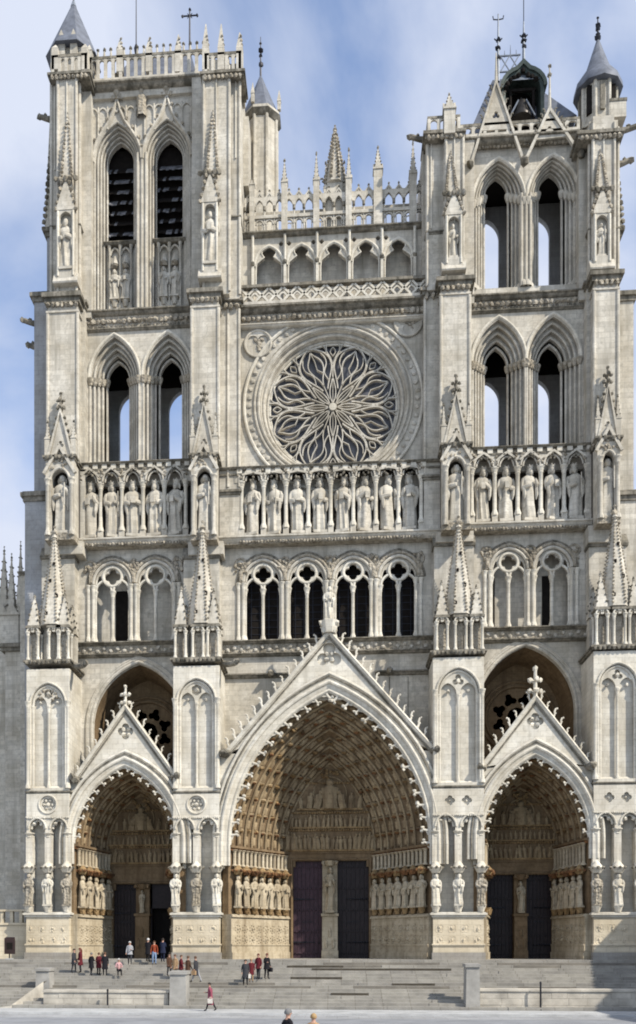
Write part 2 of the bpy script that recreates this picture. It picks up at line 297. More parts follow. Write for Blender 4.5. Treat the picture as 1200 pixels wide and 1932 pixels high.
# ------------------------------------------------------------------ statues
def statue_mesh(seed, crown=True, mat=S_UP, bearded=True):
    rnd = random.Random(seed); mb = MB(0); n = 28; vs = []
    tw = rnd.uniform(-.25, .25); k = rnd.choice((5, 6, 7, 9)); lx, ly = rnd.uniform(-.03, .03), rnd.uniform(-.015, .015); fa = rnd.uniform(.1, .22); hd = rnd.uniform(-.03, .03); ph = rnd.uniform(0, 6)
    rings = [(0.0, .165, .125, 0), (.02, .17, .13, 0), (.12, .158, .122, 0), (.3, .15, .115, 0), (.45, .152, .115, -.005), (.55, .145, .105, 0), (.66, .158, .105, 0), (.74, .178, .098, 0), (.79, .165, .085, .005), (.825, .1, .07, .005), (.84, .05, .05, 0),
             (.857, .047, .05, 0), (.868, .06, .066, -.008), (.89, .066, .075, -.01), (.92, .069, .077, -.006), (.95, .068, .074, 0), (.98, .05, .056, 0), (1.0, .015, .015, 0)]
    for z, rx, ry, off in rings:
        fw = max(0, min(1, (.72 - z) / .3))
        for i in range(n):
            an = 2 * PI * i / n; q = 1 + fa * fw * math.sin(k * an + ph + 2.2 * tw * z * 6) + .05 * fw * math.sin(3 * an + ph * 2 + z * 5)
            vs.append((rx * q * math.cos(an) + lx * math.sin(z * PI) + (hd if z > .84 else 0), ry * q * math.sin(an) + off + ly * math.sin(z * 4), z))
    m = len(rings)
    mb.add(vs, [(a * n + i, a * n + (i + 1) % n, (a + 1) * n + (i + 1) % n, (a + 1) * n + i) for a in range(m - 1) for i in range(n)] + [tuple(range(n))[::-1], tuple(range((m - 1) * n, m * n))])
    style = rnd.randrange(4)
    for s in (-1, 1):
        e = (s * .185, -.03, .585); hnd = [(s * .03, -.16, .66), (s * .09, -.15, .55), (s * .01, -.15, .60), (s * .12, -.14, .70)][(style + (s > 0)) % 4]
        mb.tube([(s * .15, 0, .765), (s * .19, -.005, .68), e, ((e[0] + hnd[0]) / 2, -.11, (e[2] + hnd[2]) / 2), hnd], [.05, .06, .058, .05, .034], 8)
        mb.blob(hnd, .03, .03, .04, j=.1)
        # hanging sleeve
        mb.tube([(e[0] * .9, -.06, .6), (e[0] * .85, -.09, .45), (e[0] * .8, -.08, .36)], [.05, .045, .012], 6)
    mb.blob((hd, -.085, .905), .014, .02, .02, j=0)
    if bearded: mb.tube([(hd, -.055, .885), (hd, -.075, .86), (hd, -.08, .82)], [.045, .045, .015], 7)
    for s in (-1, 1): mb.tube([(hd + s * .055, .0, .94), (hd + s * .07, .01, .90), (hd + s * .066, .015, .85)], [.03, .032, .02], 6)
    if crown:
        mb.lathe(hd, 0, [(.07, .945), (.078, .96), (.084, 1.0)], 12)
        for i in range(6): mb.blob((hd + .08 * math.cos(i * PI / 3), .078 * math.sin(i * PI / 3), 1.01), .018, j=0)
    it = rnd.randrange(3)
    if it == 0: mb.tube([(.10, -.17, .42), (.10, -.175, .8)], .014, 6)
    elif it == 1: mb.box(-.05, .05, -.2, -.165, .55, .67)
    mb.box(-.17, .17, -.14, .12, -.05, 0.0)
    me_o = mb.build('statue', mats=[mat]); me = me_o.data; bpy.data.objects.remove(me_o); return me
KING = [statue_mesh(i, True, S_UP) for i in range(10)]
SAINT_W = [statue_mesh(20 + i, False, S_CARV if i % 2 else S_LOW, i % 2 == 0) for i in range(5)]
SAINT_O = [statue_mesh(40 + i, False, S_JAMB, i % 2 == 0) for i in range(6)]
SAINT_U = [statue_mesh(60 + i, False, S_UP, i % 2 == 0) for i in range(4)]
nst = [0]
def statue(name, pool, x, y, z, h, label, group, rot=0.0, wide=1.0):
    o = bpy.data.objects.new(name, pool[nst[0] % len(pool)]); nst[0] += 1; COL.objects.link(o)
    o.location = (x, y, z + h * .05); o.scale = (h * .74 * wide, h * .82, h * .95); o.rotation_euler = (0, 0, rot)
    return tag(o, label, 'statue', group)
ORD = ['first', 'second', 'third', 'fourth', 'fifth', 'sixth', 'seventh', 'eighth']

# ------------------------------------------------------------------ the ground
def ground_z(y):      # the square rises gently towards the viewer
    return 0.0 if y > -18 else min(1.6, (-18 - y) * 0.0245)
def concrete(name, base, scale=0.5, tile=None, var=.25):
    m = bpy.data.materials.new(name); m.use_nodes = True; t = m.node_tree; K = t.links.new
    b = t.nodes['Principled BSDF']; b.inputs['Roughness'].default_value = 0.92
    g = N('ShaderNodeNewGeometry', t); n = N('ShaderNodeTexNoise', t); n.inputs['Scale'].default_value = scale; n.inputs['Detail'].default_value = 9; n.inputs['Roughness'].default_value = .65
    r = N('ShaderNodeValToRGB', t); r.color_ramp.elements[0].position = .3; r.color_ramp.elements[1].position = .7
    r.color_ramp.elements[0].color = (*[c * (1 - var) for c in base], 1); r.color_ramp.elements[1].color = (*[c * (1 + var) for c in base], 1)
    K(g.outputs['Position'], n.inputs['Vector']); K(n.outputs['Fac'], r.inputs['Fac']); out = r.outputs['Color']
    if tile:
        br = N('ShaderNodeTexBrick', t); br.inputs['Scale'].default_value = 1; br.inputs['Brick Width'].default_value = tile[0]; br.inputs['Row Height'].default_value = tile[1]; br.inputs['Mortar Size'].default_value = .02
        br.inputs['Color1'].default_value = (1.08, 1.08, 1.08, 1); br.inputs['Color2'].default_value = (.88, .88, .9, 1); br.inputs['Mortar'].default_value = (.62, .6, .58, 1)
        K(g.outputs['Position'], br.inputs['Vector']); x = N('ShaderNodeMix', t, data_type='RGBA'); x.blend_type = 'MULTIPLY'; x.inputs['Factor'].default_value = 1; K(out, x.inputs['A']); K(br.outputs['Color'], x.inputs['B']); out = x.outputs['Result']
    K(out, b.inputs['Base Color']); bp = N('ShaderNodeBump', t); bp.inputs['Strength'].default_value = .3; bp.inputs['Distance'].default_value = .03; n2 = N('ShaderNodeTexNoise', t); n2.inputs['Scale'].default_value = 12; n2.inputs['Detail'].default_value = 6
    K(g.outputs['Position'], n2.inputs['Vector']); K(n2.outputs['Fac'], bp.inputs['Height']); K(bp.outputs[0], b.inputs['Normal'])
    return m
M_SQ = concrete('square_paving', (0.33, 0.33, 0.325), .35, (1.2, .6))
M_ROAD = concrete('pale_asphalt', (0.25, 0.255, 0.265), .6)
M_KERB = concrete('kerb_granite', (0.42, 0.42, 0.41), .8)
M_STEP = concrete('worn_step_stone', (0.305, 0.285, 0.245), .9, (1.7, .34))
M_PALE = concrete('patched_limestone', (0.47, 0.43, 0.36), .8, None, .35)
M_STRIP = plain('dark_strip_stone', (.07, .06, .045), .9)
mb = MB(0)
ys = [-130, -84, -70, -50, -35, -25, -18, 200]; xs = [-400, -60, -30, 0, 30, 60, 400]
vs = [(x, y, ground_z(y)) for y in ys for x in xs]; nx = len(xs)
mb.add(vs, [(j * nx + i, j * nx + i + 1, (j + 1) * nx + i + 1, (j + 1) * nx + i) for j in range(len(ys) - 1) for i in range(nx - 1)])
tag(mb.build('square', mats=[M_SQ]), kind='structure')
mb = MB(0); mb.add([(-60, -29, ground_z(-29) + .004), (60, -26, ground_z(-26) + .004), (60, -18.1, .007), (-60, -20.6, ground_z(-20.6) + .004)], [(0, 1, 2, 3)])
tag(mb.build('road', mats=[M_ROAD]), kind='structure')
mb = MB(0)
mb.add([(-60, -17.6, 0), (60, -15.6, 0), (60, -13.3, 0), (-60, -13.3, 0), (-60, -17.6, .12), (60, -15.6, .12), (60, -13.3, .12), (-60, -13.3, .12)], [(0, 1, 5, 4), (4, 5, 6, 7), (1, 2, 6, 5), (3, 0, 4, 7)])
tag(mb.build('pavement', mats=[M_KERB]), kind='structure')
NST, Y_S0, Y_S1, Z_S = 16, -13.2, -1.6, 3.0
def step_z(y):
    if y >= Y_S1: return Z_S
    return max(0.12, min(Z_S, .12 + (Z_S - .12) * (math.floor((y - Y_S0) / ((Y_S1 - Y_S0) / NST)) + 1) / NST))
mb = MB(0); dy = (Y_S1 - Y_S0) / NST; dz = (Z_S - .12) / NST
for k in range(NST):
    y0 = Y_S0 + k * dy
    x = -32.0
    while x < 32:                 # every tread is laid in separate worn blocks
        wd = random.uniform(2.2, 4.5); j = random.uniform(-.012, .012)
        mb.box(x, min(32, x + wd) - .012, y0 + random.uniform(-.03, .03), y0 + dy + .06, 0.0 if k == 0 else .12 + (k - 1) * dz - .1, .12 + (k + 1) * dz + j)
        x += wd
mb.box(-32, 32, Y_S1, 8, 2.0, Z_S - .004)
for q0, q1, k in ((-3.0, 1.0, 13), (-1.2, 8.5, 12), (-2.6, .9, 9), (4.2, 7.0, 7), (0.2, 2.6, 4)):     # dark strips set on some risers
    yy = Y_S0 + k * dy; mb.box(q0, q1, yy - .045, yy, .12 + k * dz - .02, .12 + (k + 1) * dz - .03, 1)
tag(mb.build('steps', mats=[M_STEP, M_STRIP]), kind='structure')

# ------------------------------------------------------------------ cathedral
cath = tag(empty('cathedral', (0, 5, 3)), 'pale gothic cathedral front with two unequal towers, three deep portals and a rose window', 'cathedral')
def cpart(name, mb, parent=None, **kw):
    if parent is not None and parent.parent is not cath: parent = parent.parent
    o = mb.build(name, **kw); o.parent = parent or cath
    if parent is None: o.location = (0, -5, -3)
    return o
Y0, YI, YW = 0.3, 6.2, 3.6
BUT = {'A': dict(ref=100, x0=50, x1=131), 'B': dict(ref=378, x0=327, x1=414), 'C': dict(ref=865, x0=817, x1=913), 'D': dict(ref=1166, x0=1120, x1=1212)}
for k, b in BUT.items(): b['X0'], b['X1'] = X(b['x0']), X(b['x1'])

# ---- buttresses
BL = {  # pixel heights: niche zone top, frieze bottom/top, stage top, turret base/top, turret apexes, spire apex, tabernacle bottom/arch/top, gable apex, shaft sides, shaft cornice bottom/top
 'A': dict(fr=(1540, 1495), st=1262, tb=1250, tt=1180, sp=(57, 105, 127), ap=(1122, 1120), spx=103, spz=995, nb=1008, na=880, nt=862, ga=742, sh=(90, 146), co=(590, 556)),
 'B': dict(fr=(1540, 1495), st=1256, tb=1246, tt=1178, sp=(342, 375, 406), ap=(1106, 1112), spx=382, spz=985, nb=1008, na=878, nt=858, ga=728, sh=(362, 412), co=(580, 548)),
 'C': dict(fr=(1535, 1485), st=1240, tb=1232, tt=1160, sp=(833, 868, 905), ap=(1095, 1105), spx=865, spz=975, nb=988, na=858, nt=838, ga=708, sh=(832, 886), co=(555, 525)),
 'D': dict(fr=(1530, 1478), st=1228, tb=1222, tt=1145, sp=(1133, 1166, 1200), ap=(1078, 1090), spx=1160, spz=955, nb=975, na=846, nt=825, ga=692, sh=(1121, 1166), co=(545, 513)),
}
YS = 1.9   # front of the upper shafts
for key, b in BUT.items():
    d = BL[key]; ref = b['ref']; x0, x1 = b['X0'], b['X1']; cx = (x0 + x1) / 2; hw = (x1 - x0) / 2
    z = lambda py, Y=0.0: Z(py, ref, Y)
    mb = MB(LOW)
    zp, zpm = z(1722), z(1784)                 # plinth top and middle line
    # plinth
    mb.box(x0 - .1, x1 + .1, -.25, 4, 2.5, z(1797), BASE)
    mb.box(x0 - .02, x1 + .02, -.12, 4, z(1797), zpm, PLINTH); ledge3(mb, x0, x1, -.12, 4, zpm + .12, .2, .1, PLINTH)
    mb.box(x0, x1, -.05, 4, zpm, zp - .2, PLINTH); ledge3(mb, x0, x1, -.05, 4, zp, .34, .22, LOW)
    # quatrefoil reliefs on the plinth, two rows
    npl = max(4, int(hw * 2 / .82))
    for i in range(npl):
        for r_ in (0, 1):
            c = (x0 + (i + .5) * 2 * hw / npl, zpm + .42 + r_ * .86)
            mb.roll(foil(c[0], c[1], .34, 4, PI / 4, 6), 0, -.04, .03, PLINTH, 5, True)
            for q in range(3): mb.blob((c[0] + random.uniform(-.13, .13), -.06, c[1] + random.uniform(-.15, .12)), .09, .07, .12, PLINTH)
    # statue zone: recessed back wall, arched front
    zf = z(d['fr'][0]); zs = zf - .95
    mb.box(x0 + .02, x1 - .02, 1.0, 4, zp, zf, LOW)
    aw = hw / 2 - .22
    outer = rect(x0, x1, zs - .5, zf)
    outs = [(x0, zs - .5), (x0, zf), (x1, zf), (x1, zs - .5)]
    for s in (1, -1):
        c = cx + s * hw / 2
        a = arch(c, aw, zs, aw * 1.25, 8, zs - .5); outs += a[::-1]
    mb.plate(outs, [], 0, 1.0, LOW)
    for s in (1, -1):
        a = arch(cx + s * hw / 2, aw, zs, aw * 1.25, 8)
        mb.roll(a, .06, -.02, .08, LOW); mb.roll(a, -.1, .25, .1, LOW)
        for i, (px, pz) in enumerate(a):
            if i in (4, 12): mb.blob((px - (px - (cx + s * hw / 2)) * .35, .2, pz - .1), .18, .2, .18, LOW)
    zc = z(1640)
    for q in (-1, 0, 1):
        c = cx + q * (hw - .2)
        shaft(mb, c, .2, zc + .3, zs - .3, .2, 8, LOW); mb.box(c - .26, c + .26, .02, .9, zc + .4, zs - .5, LOW)
        # canopy over the statue
        mb.cone(c, -.05, .3, .55, zc - .28, zc + .12, 8, mi=LOW); mb.cone(c, -.05, .5, .16, zc + .12, zc + .55, 8, mi=LOW)
        for i in range(8): mb.blob((c + .52 * math.cos(i * PI / 4), -.05 + .52 * math.sin(i * PI / 4), zc + .12), .12, mi=LEDGE)
        mb.cone(c, -.05, .2, .36, zp + .05, zp + .5, 8, mi=LOW)
        mb.box(c - .22, c + .22, .2, .95, zp, zc, LOW)
    # frieze panel
    zf0, zf1 = z(d['fr'][0]), z(d['fr'][1]); zm = (zf0 + zf1) / 2
    holes = [circle(cx, zm, .66, 32)] if key in 'AB' else [foil(cx - .62, zm, .38, 4, 0, 8), foil(cx + .62, zm, .38, 4, 0, 8)]
    mb.plate(rect(x0, x1, zf0, zf1), holes, -.02, .25, LOW); mb.box(x0 + .004, x1 - .004, .22, 4, zf0, zf1, LOW)
    if key in 'AB':
        mb.roll(circle(cx, zm, .70, 32), 0, -.04, .07, LOW, 6, True)
        mb.plate(circle(cx, zm, .655, 32), [foil(cx, zm, .52, 6, 0, 8)], .06, .2, LOW); mb.blob((cx, .1, zm), .16, mi=LOW)
        for i in range(6): mb.blob((cx + .34 * math.cos(i * PI / 3), .16, zm + .34 * math.sin(i * PI / 3)), .13, mi=LOW)
    else:
        for s in (-1, 1): mb.blob((cx + s * .62, .15, zm), .1, mi=LOW)
    mb.box(x0 - .04, x1 + .04, -.08, 4, zf0 - .1, zf0, LOW); leaves(mb, x0, x1, -.05, zf0 - .12, .09, mi=LOW)
    ledge3(mb, x0, x1, 0, 4, zf1 + .1, .18, .1, LEDGE)
    # stage with a blind two-light panel
    zt = z(d['st']); zb = zf1 + .3; ph = hw - .38; zsp = z(d['st'] + 66)
    mb.xprism(x0, x1, [(0, zf1 + .1), (.35, zb + .25), (.35, zf1 + .1)], LOW)
    pan = arch(cx, ph, zsp, ph * 1.18, 9, zb + .05)
    mb.plate(rect(x0, x1, zf1 + .1, zt), [pan], 0, .42, LOW); mb.box(x0 + .004, x1 - .004, .4, 4, zf1 + .1, zt, LOW)
    mb.roll(arch(cx, ph, zsp, ph * 1.18, 9, zb), .1, -.03, .09, LOW); mb.roll(arch(cx, ph, zsp, ph * 1.18, 9, zb), -.12, .14, .1, LOW)
    l = ph / 2 - .12
    tr = arch(cx, ph - .02, zsp, ph * 1.16, 9); tr = [(cx - ph + .02, zsp - .35)] + tr + [(cx + ph - .02, zsp - .35)]
    for s in (1, -1): tr += arch(cx + s * ph / 2, l, zsp - .1, l * 1.35, 7, zsp - .35)[::-1]
    mb.plate(tr, [foil(cx, zsp + ph * .62, ph * .3, 3 if key in 'CD' else 6, PI / 2, 8)], .14, .36, LOW)
    if key == 'A':
        for i in range(10): mb.blob((cx + random.uniform(-.7, .7), .2, zsp + random.uniform(.3, 1.3)), .16, mi=CARV)
    shaft(mb, cx, .2, zb, zsp - .1, .1, 8, LOW)
    for s in (-1, 1): shaft(mb, cx + s * (ph - .02), .16, zb, zsp - .1, .1, 8, LOW); shaft(mb, cx + s * (hw - .12), -.02, zb, zsp + .2, .13, 8, LOW)
    for i in range(3): mb.blob((cx + (-1 + i) * ph * .5, .25, zsp + (.15 if i != 1 else ph * .62)), .2 if i == 1 else .13, mi=LOW)
    # corbelled floor of the turret stage
    ztb = z(d['tb']); ledge3(mb, x0, x1, 0, 4.2, ztb + .2, .3, .22, LEDGE); leaves(mb, x0 - .1, x1 + .1, -.16, ztb + .02, .2, mi=LEDGE)
    bt = cpart('buttress', mb)
    # ---- turret stage, spires
    mb = MB(UP); ztt = z(d['tt']); zA = ztb + .2
    mb.box(x0 + .55, x1 - .55, 1.5, 4.2, zA, ztt + 1.2, UP)
    cpart('turret_core', mb, bt)
    for i, px in enumerate(d['sp']):
        mb = MB(UP); c = X(px, .45); c = max(x0 + .5, min(x1 - .5, c)); r = .5; cy = .45
        mb.box(c - .3, c + .3, cy - .1, cy + .9, zA, ztt - .5, CARV)
        for dx in (-1, 1):
            for dyy in (-1, 1): shaft(mb, c + dx * .4, cy + dyy * .4, zA, ztt - .45, .1, 8, LOW)
            mb.sweep(arch(c + dx * .2, .2, ztt - .5, .32, 5), [(0, -.1), (.1, -.1), (.1, .1), (0, .1)], False, LOW, cy - .42)
        ledge3(mb, c - .42, c + .42, cy - .42, cy + .5, ztt, .36, .14, LEDGE)
        mb.box(c - .46, c + .46, cy - .46, cy + .5, ztt - .42, ztt - .1, CARV)
        if i != 1:
            zap = z(d['ap'][0 if i == 0 else 1], .45); spire(mb, c, cy, ztt, zap, .62, 4, 5, UP, LEDGE, .12)
        else:
            spire(mb, c, cy - .05, ztt, ztt + (z(d['ap'][1], .45) - ztt) * .85, .5, 4, 4, UP, LEDGE, .1)
        # the same turret on the flank
        if i != 1:
            mb.box(c - .34, c + .34, 2.2, 2.9, zA, ztt - .1, UP); spire(mb, c, 2.5, ztt, ztt + 2.4, .6, 4, 4, UP, LEDGE, .12)
        cpart('turret', mb, bt)
    mb = MB(UP); c = X(d['spx'], 1.0); zap = z(d['spz'], 1.0)
    mb.cone(c, 1.6, 1.2, 1.2, zA, ztt + .1, 8, mi=UP); spire(mb, c, 1.0, ztt + .1, zap, 1.2, 8, 26, UP, CARV, .115)
    for i, (t, s) in enumerate(((.12, -.3), (.3, .45), (.45, -.2), (.62, .2))):   # near-black blocks, painted shade of small openings
        rr = 1.2 * (1 - t * .91); zz = ztt + (zap - ztt) * t; mb.box(c + s * rr - .09, c + s * rr + .09, 1.0 - rr * .98, 1.0, zz - .12, zz + .12, DARK)
    cpart('spire', mb, bt)
    # ---- body behind the spires up to the tabernacle
    mb = MB(UP); s0, s1 = X(d['sh'][0], YS), X(d['sh'][1], YS); znb = z(d['nb'], .9); zmid = z(1040 if key in 'AB' else 1015, 1.6)
    mb.box(x0 + .35, x1 - .35, 2.1, 5, ztb, zmid, UP); mb.xprism(x0 + .25, x1 - .25, [(1.95, zmid - .2), (1.9, zmid), (2.5, zmid + .9), (5, zmid + .9), (5, zmid - .2)], LEDGE)
    mb.box(s0 - .35, s1 + .35, 1.7, 5, zmid, znb, UP)
    zco0, zco1 = z(d['co'][0], YS), z(d['co'][1], YS)
    # tabernacle block with a niche
    zna, znt = z(d['na'], .9), z(d['nt'], .9); cc = (s0 + s1) / 2; nh = (s1 - s0) / 2 - .05
    ah = nh - .42; zsn = zna - ah * 1.3
    mb.plate(rect(cc - nh, cc + nh, znb, znt), [arch(cc, ah, zsn, ah * 1.25, 8, znb + .25)], .7, 1.3, UP)
    mb.box(cc - nh, cc + nh, 1.9, 2.6, znb, znt, NICHE_SHADE)  # niche back coloured dark, standing in for its shade
    for s in (-1, 1): mb.box(cc + s * (nh - .2) - .2, cc + s * (nh - .2) + .2, 1.3, 1.9, znb, znt, UP); shaft(mb, cc + s * (nh - .2), .62, znb, zsn + .1, .15, 8, UP)
    mb.box(cc - nh, cc + nh, 1.3, 1.9, znt - .3, znt, UP); mb.box(cc - nh - .03, cc + nh + .03, .6, 2.62, znb - .35, znb + .2, CARV)
    mb.roll(arch(cc, ah, zsn, ah * 1.25, 8), .05, .68, .11, UP)
    gz = znt - .3
    mb.sweep([(cc - nh - .1, zsn + .5), (cc, znt + .9), (cc + nh + .1, zsn + .5)], [(-.1, -.15), (.12, -.15), (.12, .12), (-.1, .12)], False, UP, .65)
    for i in range(14): mb.blob((cc + random.uniform(-nh, nh) * .9, .68, znt - random.uniform(0, .9)), .13, mi=CARV)
    ledge3(mb, cc - nh, cc + nh, .7, 2.6, znt + .25, .35, .2, LEDGE); leaves(mb, cc - nh, cc + nh, .55, znt + .1, .2, mi=LEDGE)
    mb.v = [(p, q + .5, r) for p, q, r in mb.v]
    tb = cpart('tabernacle', mb, bt)
    # gable and side pinnacles above the niche
    mb = MB(UP); zga = z(d['ga'] + 20, 1.0)
    mb.plate([(cc - nh * .72, znt + .3), (cc, zga - .6), (cc + nh * .72, znt + .3)], [foil(cc, znt + 1.2, .28, 3, PI / 2)], .85, 1.25, UP)
    mb.box(cc - nh * .5, cc + nh * .5, 1.0, 2.5, znt + .3, znt + (zga - znt) * .45, UP)
    mb.sweep([(cc - nh * .8, znt + .3), (cc, zga - .4), (cc + nh * .8, znt + .3)], [(-.06, -.1), (.14, -.1), (.14, .3), (-.06, .3)], False, UP, .8)
    for s in (-1, 1):
        for i in range(1, 7):
            t = i / 7; mb.blob((cc + s * (nh * .8 * (1 - t) + .2), .9, znt + .3 + (zga - .7 - znt) * t), .14, mi=LEDGE)
        pinnacle(mb, cc + s * (nh - .1), .95, znt + .3, znt + 1.6, z(d['ga'] + 45, .9), .2, UP, LEDGE, 5)
    cross_finial(mb, cc, .95, zga - .45, 1.5, LEDGE)
    mb.v = [(p, q + .5, r) for p, q, r in mb.v]
    cpart('gable', mb, tb)
    # tall plain shaft
    mb = MB(UP); mb.box(s0, s1, YS, 5.5, znt, zco1, UP)
    for s in (s0, s1): mb.tube([(s, YS + .02, znt), (s, YS + .02, zco0 - .1)], .14, 8, UP)
    mb.box(s0 - .12, s1 + .12, YS - .1, 5.5, zco0 - .05, zco0 + .1, UP); ledge3(mb, s0 - .05, s1 + .05, YS - .05, 5.5, zco1, (zco1 - zco0) * .55, .34, LEDGE); leaves(mb, s0 - .1, s1 + .1, YS - .16, zco0 + (zco1 - zco0) * .36, .22, mi=CARV)
    b['S0'], b['S1'], b['ZC'], b['zmid'], b['cc'], b['nh'], b['znb'], b['zna'] = s0, s1, zco1, zmid, cc, nh, znb, zna
    b['zp'], b['zc'] = zp, zc
    sh = cpart('shaft', mb, bt); b['obj'] = bt
    # gargoyle under the turret floor
    if key in 'AB':
        mb = MB(LEDGE); xx = x1 + .1; mb.tube([(xx, .8, ztb), (xx + .5, .3, ztb - .25), (xx + 1.0, -.3, ztb - .4), (xx + 1.25, -.6, ztb - .35)], [.25, .24, .2, .24], 7); mb.blob((xx + 1.35, -.7, ztb - .3), .22); cpart('gargoyle', mb, bt)

# ---- walls, arcades, galleries
SEC = {'L': dict(ref=250, a='A', b='B'), 'C': dict(ref=625, a='B', b='C'), 'R': dict(ref=1000, a='C', b='D')}
SL = {  # portal level parameters in photo pixels
 'L': dict(trx=271, pc=232, ph=98, spz=1590, apz=1445, gz=1335, fz=1466, fin=1295, th=1.2, hwi=2.85, ri=4.6, K=5, dtop=1668, dl=(215, 258), dr=(284, 331), kings=(171, 212, 252, 293, 331), kb=1018, kt=872, kh=905, kx=(155, 350), tri=(212, 293), ts=1210, tt=1050, bal=(1236, 1212)),
 'C': dict(trx=622, pc=621, ph=190, spz=1592, apz=1305, gz=1195, fz=1418, fin=1100, th=1.45, hwi=3.65, ri=7.2, K=8, dtop=1624, dl=(553, 608), dr=(637, 696), kings=(477, 518, 562, 604, 648, 689, 732, 773), kb=1010, kt=876, kh=898, kx=(455, 800), tri=(496, 579, 666, 752), ts=1205, tt=1042, bal=(1232, 1206)),
 'R': dict(trx=980, pc=1012, ph=101, spz=1580, apz=1425, gz=1318, fz=1446, fin=1262, th=1.2, hwi=2.85, ri=4.6, K=5, dtop=1650, dl=(919, 968), dr=(992, 1041), kings=(911, 955, 999, 1043, 1085), kb=988, kt=842, kh=875, kx=(893, 1106), tri=(960, 1042), ts=1182, tt=1023, bal=(1208, 1184)),
}
for key, s in SEC.items():
    d = SL[key]; ref = s['ref']; z = lambda py, Y=0.0: Z(py, ref, Y)
    A_, B_ = BUT[s['a']], BUT[s['b']]; xl, xr = A_['X1'], B_['X0']
    d['XL'], d['XR'] = xl, xr
    # ================= portal
    cx = (X(d['pc'], Y0) + X(d['trx'], YI)) / 2 if key != 'C' else X(d['pc'], Y0)
    hw = X(d['pc'] + d['ph'], Y0) - X(d['pc'], Y0); zs = z(d['spz'], Y0); rise = z(d['apz'], Y0) - zs; th = d['th']
    hwi, ri, K = d['hwi'], d['ri'], d['K']; zfoot = z(d['fz'], Y0); zap = z(d['gz'], Y0)
    ms = LOW
    mb = MB(ms)
    # front spandrels
    full = arch(cx, hw + th * .55, zs, rise + th * .8, 14, zs - 2.0)
    half = len(full) // 2
    lp = [p for p in full[:half + 1] if p[1] <= zfoot]
    xb = min(lp[-1][0], cx - .05)
    mb.plate([(xl - .3, zs - 2.0), (xl - .3, zfoot), (xb, zfoot)] + lp[::-1], [], .5, 1.2, ms)
    mb.plate([(2 * cx - x if i > 1 else xr + .3, zz) for i, (x, zz) in enumerate([(0, zs - 2.0), (0, zfoot), (xb, zfoot)] + lp[::-1])], [], .5, 1.2, ms)
    # arch mouldings
    path = arch(cx, hw, zs, rise, 16, zs - 1.6)
    mb.sweep(path, [(.02, .35), (th * .3, .12), (th * .75, .12), (th * .8, .5), (th * .8, 1.3), (.02, 1.3)], False, ms)
    mb.roll(path, .1, .28, .13, ms); mb.roll(path, th * .45, .1, .15, ms, 8); mb.roll(path, th * .86, .22, .13, ms); mb.roll(path, th * .7, .06, .06, LEDGE, 5)
    # gable
    xf = min(hw + th * .95, cx - xl + .05, xr - cx + .05)
    inner = arch(cx, hw + th * .6, zs, rise + th * .85, 16); inner = [p for p in inner if p[1] > zfoot - .01]
    gq = (cx, zap - (zap - inner[len(inner) // 2][1]) * .52)
    mb.plate([(cx - xf, zfoot), (cx, zap), (cx + xf, zfoot)] + inner[::-1], [foil(gq[0], gq[1], .62 if key != 'C' else 1.0, 4 if key != 'C' else 3, PI / 2 if key == 'C' else 0)], .38, .8, ms)
    mb.plate([(cx - xf * .5, zfoot + (zap - zfoot) * .45), (cx, zap - .2), (cx + xf * .5, zfoot + (zap - zfoot) * .45)], [], .7, 1.0, ms)
    for i in range(4): mb.blob((gq[0] + .3 * math.cos(PI / 4 + i * PI / 2), .62, gq[1] + .3 * math.sin(PI / 4 + i * PI / 2)), .2, mi=ms)
    sl = [(cx - xf - .1, zfoot), (cx, zap + .12), (cx + xf + .1, zfoot)]
    mb.sweep(sl, [(-.16, .2), (.02, .08), (.14, .2), (.14, 1.1), (-.16, 1.1)], False, ms); mb.roll(sl, -.3, .34, .07, LEDGE, 5)
    for sg in (-1, 1):     # stone roof running back to the wall
        mb.add([(cx, .9, zap), (cx + sg * xf, .9, zfoot), (cx + sg * xf, YW + .2, zfoot), (cx, YW + .2, zap)], [(0, 1, 2, 3)], LEDGE)
        mb.blob((cx + sg * (xf + .1), .2, zfoot - .1), .42, .5, .35, LEDGE); mb.blob((cx + sg * (xf + .25), -.1, zfoot), .28, .35, .3, LEDGE)
    ln = math.hypot(xf, zap - zfoot)
    po = cpart('portal', mb)
    mb = MB(ms); nck = int(ln / .78)
    for sg in (-1, 1):
        for i in range(nck):
            t = (i + .5) / nck; nxn, nzn = sg * (zap - zfoot) / ln, xf / ln
            crocket(mb, cx + sg * xf * (1 - t), .45, zfoot + (zap - zfoot) * t + .1, nxn, nzn, (.52 if key != 'C' else .6) * random.uniform(.8, 1.12), ms)
    if key != 'C': cross_finial(mb, cx, .4, zap, z(d['fin'], .4) - zap, ms)
    else: mb.cone(cx, .4, .55, .75, zap, zap + .9, 8, mi=ms); leaves(mb, cx - .8, cx + .8, .1, zap + .7, .3, mi=ms); leaves(mb, cx - .6, cx + .6, .1, zap + .2, .25, mi=ms)
    cpart('crockets', mb, po)
    # hanging leaf fringe inside the arch
    mb = MB(ms); pp = arch(cx, hw, zs, rise, 60); acc = 0; stepc = .98 if key == 'C' else .8; nxt = stepc * .5
